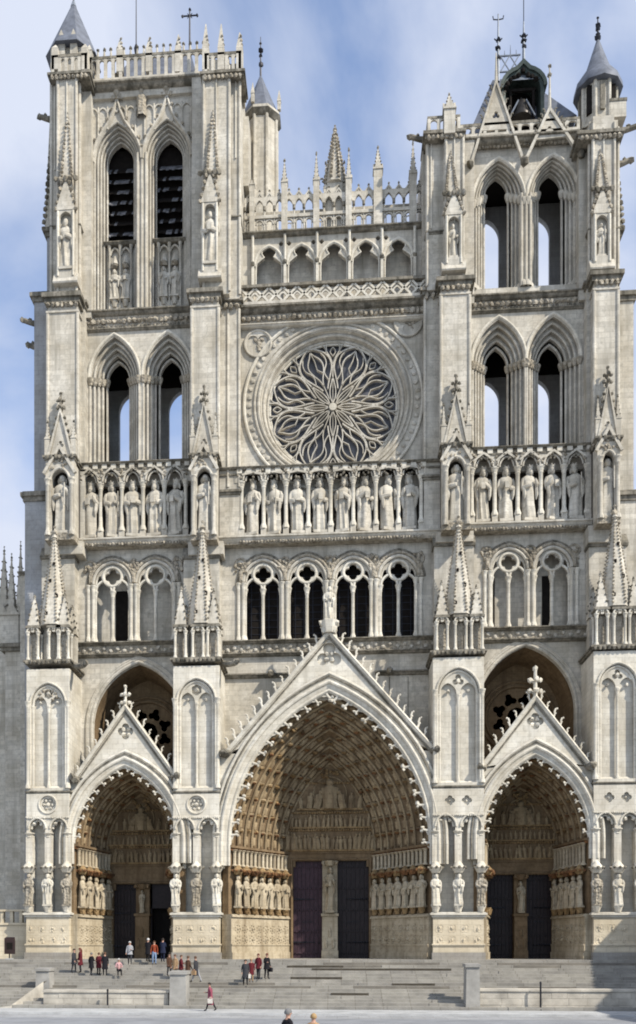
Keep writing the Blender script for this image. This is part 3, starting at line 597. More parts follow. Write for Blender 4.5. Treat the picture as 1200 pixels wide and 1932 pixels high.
    for i in range(1, len(pp)):
        a, b = pp[i - 1], pp[i]; seg = math.hypot(b[0] - a[0], b[1] - a[1]); acc += seg
        if acc >= nxt:
            nxt += stepc; t = ((b[0] - a[0]) / seg, (b[1] - a[1]) / seg); n_ = (t[1], -t[0]); q = (.58 if key == 'C' else .46) * random.uniform(.85, 1.1)
            sg = -1 if b[0] > cx else 1
            P = lambda u, v: (b[0] + n_[0] * u * q + t[0] * v * q * sg, .35, b[1] + n_[1] * u * q + t[1] * v * q * sg)
            mb.tube([P(-.1, 0), P(.4, .05), P(.75, .15), P(.9, .4)], [q * .22, q * .15, q * .17, q * .12], 6, ms); mb.blob(P(.82, .42), q * .26, mi=ms); mb.blob(P(.95, .0), q * .2, mi=ms)
            mb.tube([P(-.05, -.75), P(.2, -.5), P(.3, -.2), P(.35, 0)], q * .1, 5, ms)
    mb.roll(arch(cx, hw, zs, rise, 24), -.02, .35, .07, ms, 6)
    cpart('fringe', mb, po)
    # archivolts, splayed back to the tympanum
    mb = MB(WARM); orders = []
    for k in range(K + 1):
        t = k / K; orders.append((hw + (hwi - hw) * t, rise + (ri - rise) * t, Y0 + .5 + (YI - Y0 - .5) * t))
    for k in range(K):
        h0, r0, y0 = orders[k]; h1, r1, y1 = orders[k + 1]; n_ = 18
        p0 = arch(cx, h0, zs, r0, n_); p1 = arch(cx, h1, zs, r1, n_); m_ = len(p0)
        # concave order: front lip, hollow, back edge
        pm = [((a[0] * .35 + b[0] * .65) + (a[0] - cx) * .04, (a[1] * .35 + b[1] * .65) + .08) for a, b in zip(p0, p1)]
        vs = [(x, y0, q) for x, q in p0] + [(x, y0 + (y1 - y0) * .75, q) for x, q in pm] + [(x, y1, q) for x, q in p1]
        mb.add(vs, [(r_ * m_ + i, r_ * m_ + i + 1, (r_ + 1) * m_ + i + 1, (r_ + 1) * m_ + i) for r_ in (0, 1) for i in range(m_ - 1)], WARM)  # hollows coloured darker than the figures, their shade put into the stone
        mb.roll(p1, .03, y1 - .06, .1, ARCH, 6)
        # carved figures under little canopies, one above the other
        tot = sum(math.hypot(p0[i + 1][0] - p0[i][0], p0[i + 1][1] - p0[i][1]) for i in range(m_ - 1)); pitch = 1.28 if key == 'C' else 1.05
        nf = int(tot / 2 / pitch); acc = 0; tgt = 0.12; i = 0; cnt = 0
        for i in range(m_ // 2):
            a, b = pm[i], pm[i + 1]; seg = math.hypot(b[0] - a[0], b[1] - a[1])
            while tgt < acc + seg and cnt < nf:
                u = (tgt - acc) / seg; px, pz = a[0] + (b[0] - a[0]) * u, a[1] + (b[1] - a[1]) * u; tx, tz = (b[0] - a[0]) / seg, (b[1] - a[1]) / seg
                yy = y0 + (y1 - y0) * .5
                for sg in (1, -1):
                    qx = px if sg == 1 else 2 * cx - px
                    fig(mb, (qx, yy - .1, pz), (tx * sg, 0, tz), (tz * sg * .7, -.8, -tx * .7), (.86 if key == 'C' else .7) * random.uniform(.9, 1.05), ARCH, 1.35)
                    cpx, cpz = qx + tx * sg * (pitch * .83), pz + tz * pitch * .83
                    mb.blob((cpx + tz * sg * .12, yy - .15, cpz), .28 if key == 'C' else .22, .28, .15, ARCH if random.random() < .5 else WARMC); mb.blob((cpx + tz * sg * .16, yy - .25, cpz - .1), .2, .2, .1, RED if random.random() < .5 else WARMC)
                tgt += pitch; cnt += 1
            acc += seg
    cpart('archivolt', mb, po)
    # jambs
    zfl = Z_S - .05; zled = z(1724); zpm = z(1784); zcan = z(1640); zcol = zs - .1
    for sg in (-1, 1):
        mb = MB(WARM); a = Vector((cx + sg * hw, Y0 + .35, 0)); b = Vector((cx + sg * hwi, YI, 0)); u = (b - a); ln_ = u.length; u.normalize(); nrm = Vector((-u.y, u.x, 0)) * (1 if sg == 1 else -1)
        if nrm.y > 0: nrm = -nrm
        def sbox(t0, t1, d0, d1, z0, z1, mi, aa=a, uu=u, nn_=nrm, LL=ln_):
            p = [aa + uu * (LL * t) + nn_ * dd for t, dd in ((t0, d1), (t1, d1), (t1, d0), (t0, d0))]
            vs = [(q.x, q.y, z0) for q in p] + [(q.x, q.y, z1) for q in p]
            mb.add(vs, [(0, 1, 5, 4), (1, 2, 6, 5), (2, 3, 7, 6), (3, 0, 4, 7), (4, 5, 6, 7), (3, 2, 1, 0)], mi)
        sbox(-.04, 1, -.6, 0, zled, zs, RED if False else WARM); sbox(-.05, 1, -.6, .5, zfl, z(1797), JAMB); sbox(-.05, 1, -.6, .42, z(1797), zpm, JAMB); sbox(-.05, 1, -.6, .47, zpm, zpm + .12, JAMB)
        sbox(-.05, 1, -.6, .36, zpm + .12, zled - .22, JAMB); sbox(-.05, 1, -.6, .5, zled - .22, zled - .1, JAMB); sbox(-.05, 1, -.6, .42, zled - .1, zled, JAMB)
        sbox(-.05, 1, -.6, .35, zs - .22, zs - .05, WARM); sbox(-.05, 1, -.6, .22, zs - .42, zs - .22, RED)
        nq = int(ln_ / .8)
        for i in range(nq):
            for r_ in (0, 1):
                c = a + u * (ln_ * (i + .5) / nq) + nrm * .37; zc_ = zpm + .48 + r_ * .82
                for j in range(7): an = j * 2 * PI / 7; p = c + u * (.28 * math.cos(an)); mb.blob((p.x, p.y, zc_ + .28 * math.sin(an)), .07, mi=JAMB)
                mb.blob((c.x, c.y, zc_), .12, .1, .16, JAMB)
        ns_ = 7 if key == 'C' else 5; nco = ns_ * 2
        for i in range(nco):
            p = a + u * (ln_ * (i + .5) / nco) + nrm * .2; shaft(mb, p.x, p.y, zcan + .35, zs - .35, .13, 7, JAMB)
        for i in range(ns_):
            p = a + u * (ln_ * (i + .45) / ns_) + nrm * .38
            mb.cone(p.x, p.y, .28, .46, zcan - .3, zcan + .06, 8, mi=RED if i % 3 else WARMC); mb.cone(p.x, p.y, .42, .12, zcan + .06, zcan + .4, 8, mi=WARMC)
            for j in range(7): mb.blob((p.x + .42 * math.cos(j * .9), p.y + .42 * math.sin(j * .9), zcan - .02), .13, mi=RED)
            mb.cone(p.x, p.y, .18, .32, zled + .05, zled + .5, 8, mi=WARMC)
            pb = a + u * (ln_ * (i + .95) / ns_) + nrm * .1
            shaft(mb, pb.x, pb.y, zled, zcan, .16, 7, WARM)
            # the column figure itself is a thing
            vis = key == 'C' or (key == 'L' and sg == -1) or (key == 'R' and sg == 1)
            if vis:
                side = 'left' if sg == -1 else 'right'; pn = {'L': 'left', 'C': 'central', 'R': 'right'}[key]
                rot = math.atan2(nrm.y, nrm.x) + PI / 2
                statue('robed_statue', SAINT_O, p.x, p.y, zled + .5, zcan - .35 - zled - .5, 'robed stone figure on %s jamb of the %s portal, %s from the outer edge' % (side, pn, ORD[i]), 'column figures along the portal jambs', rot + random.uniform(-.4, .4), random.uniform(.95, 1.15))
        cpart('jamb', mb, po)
    # tympanum with carved registers
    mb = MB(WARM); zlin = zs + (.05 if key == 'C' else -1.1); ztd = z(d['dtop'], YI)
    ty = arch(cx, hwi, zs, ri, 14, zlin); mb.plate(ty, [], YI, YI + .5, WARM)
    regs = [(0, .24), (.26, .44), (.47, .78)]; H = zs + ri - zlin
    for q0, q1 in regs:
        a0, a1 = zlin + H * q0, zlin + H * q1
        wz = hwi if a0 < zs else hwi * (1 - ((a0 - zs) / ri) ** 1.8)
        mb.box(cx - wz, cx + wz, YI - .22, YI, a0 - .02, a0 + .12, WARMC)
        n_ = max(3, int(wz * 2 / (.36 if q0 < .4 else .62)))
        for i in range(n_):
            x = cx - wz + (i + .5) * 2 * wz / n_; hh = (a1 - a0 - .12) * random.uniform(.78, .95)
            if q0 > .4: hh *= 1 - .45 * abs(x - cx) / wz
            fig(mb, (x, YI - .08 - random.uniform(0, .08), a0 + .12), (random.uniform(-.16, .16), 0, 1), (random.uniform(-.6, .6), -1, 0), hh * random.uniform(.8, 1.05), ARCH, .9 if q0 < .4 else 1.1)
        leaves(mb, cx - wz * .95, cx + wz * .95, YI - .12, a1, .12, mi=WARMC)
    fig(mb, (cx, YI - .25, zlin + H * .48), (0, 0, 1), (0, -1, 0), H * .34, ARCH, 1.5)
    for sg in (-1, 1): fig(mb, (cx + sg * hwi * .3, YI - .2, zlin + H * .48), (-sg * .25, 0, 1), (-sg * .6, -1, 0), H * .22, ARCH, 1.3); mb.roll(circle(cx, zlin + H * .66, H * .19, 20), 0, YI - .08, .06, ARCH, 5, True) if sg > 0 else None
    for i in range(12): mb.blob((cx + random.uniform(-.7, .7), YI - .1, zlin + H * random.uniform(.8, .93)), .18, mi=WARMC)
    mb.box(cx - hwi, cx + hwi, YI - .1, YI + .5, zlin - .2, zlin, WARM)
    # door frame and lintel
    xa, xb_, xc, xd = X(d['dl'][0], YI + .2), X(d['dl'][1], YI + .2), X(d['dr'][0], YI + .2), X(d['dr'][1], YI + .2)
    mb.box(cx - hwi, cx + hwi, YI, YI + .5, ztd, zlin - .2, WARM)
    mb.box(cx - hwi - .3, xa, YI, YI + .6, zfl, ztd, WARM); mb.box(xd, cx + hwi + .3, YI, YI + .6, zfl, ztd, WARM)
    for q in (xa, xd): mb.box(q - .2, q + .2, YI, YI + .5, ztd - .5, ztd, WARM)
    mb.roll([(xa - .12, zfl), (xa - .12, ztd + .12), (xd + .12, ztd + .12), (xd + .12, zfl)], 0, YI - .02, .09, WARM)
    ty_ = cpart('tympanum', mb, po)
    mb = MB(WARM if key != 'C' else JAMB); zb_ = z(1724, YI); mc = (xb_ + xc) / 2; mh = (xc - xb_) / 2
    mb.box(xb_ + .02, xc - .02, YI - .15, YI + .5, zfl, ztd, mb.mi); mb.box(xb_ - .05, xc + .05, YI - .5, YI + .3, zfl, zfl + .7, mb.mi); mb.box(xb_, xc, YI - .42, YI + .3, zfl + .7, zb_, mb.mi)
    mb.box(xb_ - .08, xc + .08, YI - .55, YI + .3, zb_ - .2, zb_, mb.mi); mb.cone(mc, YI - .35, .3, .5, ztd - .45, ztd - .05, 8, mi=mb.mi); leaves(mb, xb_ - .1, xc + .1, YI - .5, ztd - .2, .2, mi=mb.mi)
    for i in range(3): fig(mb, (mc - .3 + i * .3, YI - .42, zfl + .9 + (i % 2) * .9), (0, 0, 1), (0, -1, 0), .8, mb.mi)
    cpart('trumeau', mb, po)
    if True:
        pool = SAINT_O
        statue('robed_statue', pool, mc, YI - .42, zb_ + .05, ztd - .6 - zb_, {'L': 'shaded robed figure on the post between the left portal doors', 'C': 'bearded robed figure on the post between the central portal doors', 'R': 'shaded robed figure on the post between the right portal doors'}[key], 'figures on the door posts', 0, .8)
    for (q0, q1, who) in ((xa, xb_, 0), (xc, xd, 1)):
        mi = DOORP if (key == 'C' and who == 0) else DOOR
        mb = MB(mi); npk = 7; wd = (q1 - q0) / npk; openl = key == 'L' and who == 1
        if not openl:
            for i in range(npk): mb.box(q0 + i * wd + .012, q0 + (i + 1) * wd - .012, YI + .34 + (i % 2) * .02, YI + .48, zfl, ztd, mi)
            for zz in (.06, .28, .5, .72, .94):
                mb.box(q0, q1, YI + .27, YI + .33, zfl + (ztd - zfl) * zz - .06, zfl + (ztd - zfl) * zz + .06, mi)
                for i in range(npk): mb.blob((q0 + (i + .5) * wd, YI + .26, zfl + (ztd - zfl) * zz), .045, mi=IRON)
            for zz in (.17, .61): mb.tube([(q0 if who == 0 else q1, YI + .25, zfl + (ztd - zfl) * zz), (q0 + (q1 - q0) * (.75 if who == 0 else .25), YI + .25, zfl + (ztd - zfl) * zz)], [.07, .03], 5, IRON)
        else:
            mb.box(q0, q0 + .12, YI + .3, YI + 1.6, zfl, ztd, mi); mb.box(q1 - .12, q1, YI + .3, YI + 1.6, zfl, ztd, mi); mb.box(q0, q1, YI + .3, YI + .5, zfl + 4.2, ztd, mi); mb.box(q0 - .5, q1 + .5, YI + 1.0, YI + 1.1, zfl, ztd, DARK); mb.box(q0 - .5, q1 + .5, YI + .6, YI + 3, ztd, ztd + .2, DARK)  # near-black sheets paint the unlit interior behind the open leaf
        dl = cpart('door', mb, po)
        if not openl:
            mb = MB(IRON); mb.lathe(q1 - .25 if who == 0 else q0 + .25, YI + .28, [(.05, zfl + 1.2), (.07, zfl + 1.3), (.05, zfl + 1.4)], 8, mi=IRON); mb.box(q0 + (q1 - q0) * .3, q0 + (q1 - q0) * .7, YI + .25, YI + .28, zfl + 3.0, zfl + 3.06, IRON); cpart('handle', mb, dl) if False else cpart('door_fitting', mb, po)
    # ================= wall above the portal, arcade, gallery of kings
    XLw, XRw = A_['X1'] - 1.2, B_['X0'] + 1.2
    mb = MB(UP); zw0, zw1 = (zs + 1.0) if key == 'C' else (zs + rise + (ri - rise) * .5 + .5), z(d['bal'][0], YW)
    if key == 'C':
        ha = arch(cx, hw + (hwi - hw) * .5 + .45, zs, rise + (ri - rise) * .5 + .45, 14); ha = [p for p in ha if p[1] > zw0 + .1]
        mb.plate([(XLw, zw0), (XLw, zw1), (XRw, zw1), (XRw, zw0), (ha[-1][0], zw0)] + ha[::-1] + [(ha[0][0], zw0)], [], YW, YW + .8, UP)
        zz = z(1268, YW); ledge(mb, xl - .2, X(548, YW), YW, YW + .3, zz, .4, .35); ledge(mb, X(708, YW), xr + .2, YW, YW + .3, zz, .4, .35)
        for px in (512, 735): mb.blob((X(px, YW), YW - .5, zz - .1), .28, .5, .28, LEDGE)
        for px in (700, 735, 770): mb.box(X(px, YW) - .03, X(px, YW) + .03, YW - .03, YW, zz - 4, zz - .5, LEDGE)
        cpart('wall', mb, po)
    else:
        wc = X(262 if key == 'L' else 992, YW); wh = 3.75; wapx = z(1252 if key == 'L' else 1218, YW); wr = wh * 1.35; wzs = wapx - wr
        hole = arch(wc, wh, wzs, wr, 12, zw0 + .3)
        mb.plate([(XLw, zw0), (XLw, zw1), (XRw, zw1), (XRw, zw0)], [hole], YW, YW + .5, UP)
        ap = arch(wc, wh, wzs, wr, 12, zw0)
        mb.roll(ap, .12, YW - .02, .15, UP); mb.roll(ap, .5, YW - .03, .12, UP); mb.sweep(ap, [(-.05, YW + .2), (.3, YW - .12), (.42, YW - .12), (.45, YW + .1)], False, UP)
        ww = cpart('wall', mb, po)
        # deep barrel and the window at its back
        mb = MB(WARM); h1 = arch(wc, wh, wzs, wr, 12, zw0); h2 = arch(wc, wh - .35, wzs, wr - .45, 12, zw0); m_ = len(h1)
        mb.add([(x, YW + .4, q) for x, q in h1] + [(x, YW + 3.6, q) for x, q in h2], [(i, i + 1, m_ + i + 1, m_ + i) for i in range(m_ - 1)], WARM)
        yb = YW + 3.4; rcx = wc; rcz = wzs + .3; rr = 2.5
        mb.plate(arch(wc, wh, wzs, wr, 12, zw0), [circle(rcx, rcz, rr, 40)], yb, yb + .3, WARM)
        for r_ in (rr + .05, rr + .4): mb.roll(circle(rcx, rcz, r_, 40), 0, yb - .05, .13, WARM, 6, True)
        hs = [foil(rcx + 1.55 * math.cos(q * PI / 4 + .39), rcz + 1.55 * math.sin(q * PI / 4 + .39), .55, 3, q * PI / 4 + .39, 7) for q in range(8)] + [foil(rcx, rcz, .85, 8, 0, 5)]
        mb.plate(circle(rcx, rcz, rr + .02, 40), hs, yb + .08, yb + .22, WARM)
        cw = cpart('window', mb, po); mb = MB(GLASS); mb.plate(circle(rcx, rcz, rr + .2, 32), [], yb + .4, yb + .45, GLASS); cpart('pane', mb, po)
    # band under the arcade
    mb = MB(UP); zb0, zb1 = z(d['bal'][0], YW), z(d['bal'][1], YW)
    ledge(mb, XLw, XRw, YW - .1, YW + 2.6, zb1, .3, .4); mb.box(XLw, XRw, YW - .12, YW + 2.6, zb0, zb1 - .25, CARV); ledge(mb, XLw, XRw, YW - .1, YW + 1, zb0 + .1, .28, .3)
    nw = int((XRw - XLw) / .55)
    for i in range(nw): mb.blob((XLw + (i + .5) * (XRw - XLw) / nw, YW - .18, (zb0 + zb1) / 2 - .1 + (.1 if i % 2 else -.1)), .17, .1, .17, UP)
    # arcade
    zsi, zat = z(d['ts'], YW), z(d['tt'], YW); nb_ = len(d['tri']); cs_ = [X(q, YW) for q in d['tri']]; bw = cs_[1] - cs_[0]
    zkb = z(d['kb'], 3.0)
    ah = bw / 2 - .3; zsp = zat - ah * 1.12 - .55
    holes = [arch(c, ah, zsp, ah * 1.12, 10, zsi + .02) for c in cs_]
    mb.plate(rect(XLw, XRw, zsi - .05, zkb), holes, YW, YW + .45, UP)
    for c in cs_:
        ap = arch(c, ah, zsp, ah * 1.12, 10); mb.roll(ap, .1, YW - .06, .13, UP); mb.roll(ap, .36, YW - .1, .13, CARV); mb.roll(ap, -.08, YW + .14, .1, UP); mb.roll(ap, .58, YW - .06, .08, LEDGE, 5)
        # tracery: two lights and a circle
        l = ah / 2 - .14; zl = zsp - .55; rc = ah * .52; czc = zsp + ah * .42
        tr = [(c - ah + .01, zl - .2)] + arch(c, ah - .01, zsp, ah * 1.11, 10) + [(c + ah - .01, zl - .2)]
        for sg in (1, -1): tr += arch(c + sg * ah / 2, l, zl, l * 1.35, 7, zl - .2)[::-1]
        # pierced spandrels so only ring, mullion and light heads remain
        sp = []
        for sg in (-1, 1):
            sp.append([(c + sg * (ah - .12), zsp - .02), (c + sg * (ah * .86), zsp + ah * .42), (c + sg * (rc + .22), czc + .12), (c + sg * (rc + .16), czc - .2), (c + sg * ah * .62, zl + l * 1.55)])
        mb.plate(tr, [foil(c, czc, rc * .86, 4, 0, 8)] + sp, YW + .1, YW + .36, UP)
        mb.roll(circle(c, czc, rc, 28), 0, YW + .06, .12, LOW, 6, True)
        for sg in (1, -1):
            mb.roll(arch(c + sg * ah / 2, l, zl, l * 1.35, 8), .06, YW + .08, .1, LOW, 6)
        shaft(mb, c, YW + .2, zsi, zl + .05, .14, 8, LOW)
        for sg in (1, -1): shaft(mb, c + sg * (ah - .02), YW + .16, zsi, zl + .05, .13, 8, LOW)
    for i in range(nb_ + 1):
        x = cs_[0] + (i - .5) * bw
        for q in (-.2, .2): shaft(mb, x + q, YW - .05, zsi, zsp - .1, .13, 8, LOW)
        for j in range(9): mb.blob((x + random.uniform(-.45, .45), YW - .08, zsp + ah * .55 + random.uniform(-.1, 1.1)), random.uniform(.12, .22), mi=CARV)
        mb.roll(circle(x, zsp + ah * 1.0, .42, 20), 0, YW - .04, .09, CARV, 5, True)
        fig(mb, (x, YW - .12, zsp + .1), (0, 0, 1), (0, -1, 0), 1.0, CARV)
    ar = cpart('arcade', mb)
    mb = MB(GREY); yb = YW + 1.15
    if key == 'C': mb.box(XLw, XRw, yb, yb + .4, zsi - .1, zkb - .3, DARK)  # near-black back wall, the passage's shade put into its colour
    else: mb.box(XLw, XRw, yb, yb + .4, zsi - .1, zkb - .3, UP)
    mb.box(XLw, XRw, YW + .4, yb + .2, zkb - .35, zkb - .05, GREY)
    cpart('passage_wall', mb, ar)
    if key == 'C':
        mb = MB(IRON)
        for i in range(26): q = XLw + (i + .5) * (XRw - XLw) / 26; mb.box(q - .03, q + .03, yb - .05, yb, zsi, zsp + 1, IRON)
        for i in range(10): q = zsi + (i + .5) * (zsp + 1 - zsi) / 10; mb.box(XLw, XRw, yb - .04, yb - .01, q - .02, q + .02, IRON)
        cpart('window_bars', mb, ar)
    else:
        mb = MB(DARK)
        for px, wd in {'L': ((230, .52),), 'R': ((1032, .4), (930, .14))}[key]:
            q = X(px, yb); mb.box(q - wd, q + wd, yb - .02, yb + .3, zsi, zl + .4, DARK)  # near-black block painted as an unlit opening
        cpart('doorway', mb, ar)
    # kings
    YK = 3.0
    mb = MB(UP); zkt = z(d['kt'], YK); ks = [X(q, YK + .3) for q in d['kings']]; kw = (ks[-1] - ks[0]) / (len(ks) - 1); zkh = z(d['kh'], YK)
    x0_, x1_ = ks[0] - kw * .58, ks[-1] + kw * .58
    ledge(mb, XLw, XRw, YK - .2, YK + 1.6, zkb + .1, .5, .3, UP); mb.box(XLw, XRw, YK - .22, YK + 1.6, zkb - .55, zkb - .3, CARV); leaves(mb, x0_, x1_, YK - .3, zkb - .42, .14, mi=CARV)
    mb.box(XLw, XRw, YK + 1.5, YK + 1.9, zkb, zkt + .2, NICHE_SHADE); mb.box(XLw, XRw, YK + .3, YK + 1.6, zkt - .6, zkt - .3, GREY)  # back wall coloured dark, painting the deep shade behind the kings
    ah = kw / 2 - .2; zsp = zkh - ah * .2
    top = zkt - .62
    ol = [(x0_ - .4, zsp - .15), (x0_ - .4, top), (x1_ + .4, top), (x1_ + .4, zsp - .15)]
    for c in ks[::-1]: ol += arch(c, ah, zsp, ah * 1.5, 7, zsp - .15)[::-1]
    mb.plate(ol, [], YK - .05, YK + .3, UP)
    for c in ks:
        mb.roll(arch(c, ah, zsp, ah * 1.5, 7), .05, YK - .08, .08, UP)
        mb.roll(arch(c, ah * .8, zsp, ah * 1.2, 7), 0, YK + .05, .07, UP)
        mb.sweep([(c - kw * .46, zsp + ah * .6), (c, top + .15), (c + kw * .46, zsp + ah * .6)], [(-.05, -.12), (.09, -.12), (.09, .05), (-.05, .05)], False, UP, YK - .05)
        for q in range(5): mb.blob((c + random.uniform(-.3, .3), YK - .1, top - random.uniform(-.1, .45)), .11, mi=LEDGE)
    for i in range(len(ks) + 1):
        x = ks[0] + (i - .5) * kw
        mb.box(x - .22, x + .22, YK - .02, YK + .5, zkb, zkb + .75, UP); shaft(mb, x, YK + .15, zkb + .75, zsp, .16, 8, LOW); mb.cone(x, YK + .15, .16, .3, zsp - .5, zsp, 8, mi=UP)
        for q in range(6): mb.blob((x + random.uniform(-.3, .3), YK - .1, zsp + random.uniform(.2, 1.0)), .12, mi=CARV)
    # parapet of small blocks on top
    mb.box(XLw, XRw, YK - .1, YK + 1.3, top, top + .15, LEDGE); ledge(mb, XLw, XRw, YK - .15, YK + .6, zkt, .18, .15)
    nbk = int((x1_ - x0_) / .72)
    for i in range(nbk + 1): q = x0_ + i * (x1_ - x0_) / nbk; mb.box(q - .2, q + .2, YK - .16, YK + .35, top + .12, zkt - .12, LOW)
    mb.box(XLw, XRw, YK + .05, YK + .25, top + .12, zkt - .12, CARV)
    cpart('king_gallery', mb)
    for i, c in enumerate(ks):
        where = {'L': 'left gallery under the louvred tower', 'C': 'central gallery under the rose window', 'R': 'right gallery under the open tower'}[key]
        statue('king_statue', KING, c, YK + .42, zkb + .25, zkh - zkb - .3, 'crowned stone king, %s from the left in the %s' % (ORD[i], where), 'statues of kings in the gallery', random.uniform(-.4, .4), random.uniform(.94, 1.08))
    d['zkt'] = zkt; d['XLw'], d['XRw'] = XLw, XRw; d['cx'] = cx; d['zap'] = zap
# apex statue on the central gable
d = SL['C']; statue('gable_statue', SAINT_W, d['cx'], .4, d['zap'] + .95, Z(1105, 622, .4) - d['zap'] - 1.0, 'white robed figure standing on the tip of the central gable', 'statues high on the front')
for key, pls in (('A', ('leftmost', 'middle', 'right')), ('B', ('left', 'middle', 'right')), ('C', ('left', 'middle', 'right')), ('D', ('left', 'middle', 'rightmost'))):
    b = BUT[key]; cx = (b['X0'] + b['X1']) / 2; hw = (b['X1'] - b['X0']) / 2
    nm = {'A': 'pier at the left corner of the front', 'B': 'pier between left and central portals', 'C': 'pier between central and right portals', 'D': 'pier right of the right portal'}[key]
    for q, pl in zip((-1, 0, 1), pls):
        statue('robed_statue', SAINT_W, cx + q * (hw - .2), -.12, b['zp'] + .5, b['zc'] - .3 - b['zp'] - .5, 'sunlit robed figure at %s of the %s' % (pl, nm), 'prophet figures on the portal piers', random.uniform(-.3, .3), 1.02)
    nm2 = {'A': 'leftmost buttress', 'B': 'buttress left of the rose window', 'C': 'buttress right of the rose window', 'D': 'rightmost buttress'}[key]
    statue('niche_statue', SAINT_U, b['cc'], 1.75, b['znb'] + .2, b['zna'] - b['znb'] - .5, 'weathered robed figure in the canopied gallery-height niche of the %s' % nm2, 'statues high on the front', 0, 1.1)

# ---- rose window bay
YR = 4.0; z = lambda py, Y=YR: Z(py, 625, Y)
mb = MB(UP); rx, rz = X(628, YR), z(771) + .5; k1 = 1 / (X(629, YR) - X(628, YR)); r_in = 122 / k1; r_out = 166 / k1
xl, xr = BUT['B']['S1'] - 1, BUT['C']['S0'] + 1; zk = SL['C']['zkt'] - 2; zc0, zc1 = z(607, 3.7), z(578, 3.7)
mb.plate(rect(xl, xr, zk, zc1), [circle(rx, rz, r_in + .62, 64)], YR, YR + .6, UP)
cir = circle(rx, rz, r_in, 72)
mb.sweep(cir, [(0, YR + 1.2), (0, YR + .75), (.25, YR + .7), (.3, YR + .45), (.55, YR + .35), (.66, YR - .02), (.75, YR + .6), (.75, YR + 1.2)], True, UP)
for o, y_, r_ in ((.12, YR + .72, .1), (.42, YR + .38, .12), (.8, YR - .02, .12), (1.12, YR - .05, .1), (1.95, YR - .08, .13)): mb.roll(cir, o, y_, r_, UP if o < 1.9 else LOW, 7, True)
for i in range(64):
    an = 2 * PI * i / 64; q = r_in + 1.55; mb.blob((rx + q * math.cos(an), YR - .04, rz + q * math.sin(an)), .2, .1, .2, UP)
for px, py in ((487, 643), (770, 618)):       # corner trefoils
    c = (X(px, YR), z(py)); rr = 1.05
    mb.plate(circle(c[0], c[1], rr, 28), [foil(c[0], c[1], rr * .85, 3, -PI / 2, 8)], YR - .12, YR, UP); mb.roll(circle(c[0], c[1], rr, 28), 0, YR - .12, .1, UP, 6, True)
    for i in range(6): mb.blob((c[0] + random.uniform(-.4, .4), YR - .03, c[1] + random.uniform(-.4, .4)), .2, .1, .2, CARV)
rw = cpart('rose_bay', mb)
mb = MB(LOW); YT = YR + .8
def bar(pts, wd=.1, dp=.16): wd *= .64; mb.sweep(pts, [(-wd, YT - dp), (wd, YT - dp), (wd, YT + .12), (-wd, YT + .12)], False, UP)
def pol(r, a): return (rx + r * r_in * math.sin(a), rz + r * r_in * math.cos(a))
def sm(pts, n=3):     # smooth a run of (r, angle) points
    out = []
    for i in range(len(pts) - 1):
        p0, p1, p2, p3 = pts[max(i - 1, 0)], pts[i], pts[i + 1], pts[min(i + 2, len(pts) - 1)]
        for q in range(n):
            t = q / n; out.append(tuple(.5 * (2 * p1[c] + (p2[c] - p0[c]) * t + (2 * p0[c] - 5 * p1[c] + 4 * p2[c] - p3[c]) * t * t + (3 * p1[c] - p0[c] - 3 * p2[c] + p3[c]) * t ** 3) for c in (0, 1)))
    return out + [pts[-1]]
for k in range(8):
    a0 = PI / 8 + k * PI / 4
    for sg in (-1, 1):
        for wd_, pts in ((.075, ((.30, .13), (.4, .23), (.5, .31), (.62, .36), (.74, .345), (.85, .26), (.94, .12), (1.0, .0))),
                         (.06, ((.36, .0), (.46, .05), (.56, .13), (.68, .17), (.78, .13), (.86, .05), (.93, .0))),
                         (.05, ((.43, .25), (.52, .17), (.6, .17), (.7, .245), (.8, .23), (.88, .17))),
                         (.04, ((.85, .26), (.92, .27), (1.0, .22)))):
            bar([pol(q, a0 + sg * w_) for q, w_ in sm(pts)], wd_)
    bar([pol(.56, a0 + .13), pol(.64, a0), pol(.78, a0 + .02), pol(.93, a0)], .035); bar([pol(.14, a0), pol(.36, a0)], .045)
    a1 = k * PI / 4
    for sg in (-1, 1):
        bar([pol(q, a1 + sg * w_) for q, w_ in sm(((.05, .0), (.13, .22), (.24, .19), (.36, .08), (.47, 0)))], .055)
        bar([pol(q, a1 + sg * w_) for q, w_ in sm(((.66, .0), (.78, .05), (.88, .11), (1.0, .1)))], .055)
        bar([pol(q, a1 + sg * w_) for q, w_ in sm(((.8, .0), (.87, .05), (.94, .0)))], .04)
    bar([pol(.05, a1), pol(.47, a1)], .035); bar([pol(.47, a1), pol(.66, a1)], .07)
mb.lathe(rx, YT, [(.01, rz), (.01, rz)], 4, mi=LOW); mb.plate(circle(rx, rz, .3, 14), [], YT - .25, YT + .1, LOW)
mb.roll(cir, -.05, YT, .09, LOW, 6, True)
cpart('tracery', mb, rw)
mb = MB(GLASS); mb.plate(circle(rx, rz, r_in + .5, 48), [], YT + .25, YT + .3, GLASS); cpart('pane', mb, rw)
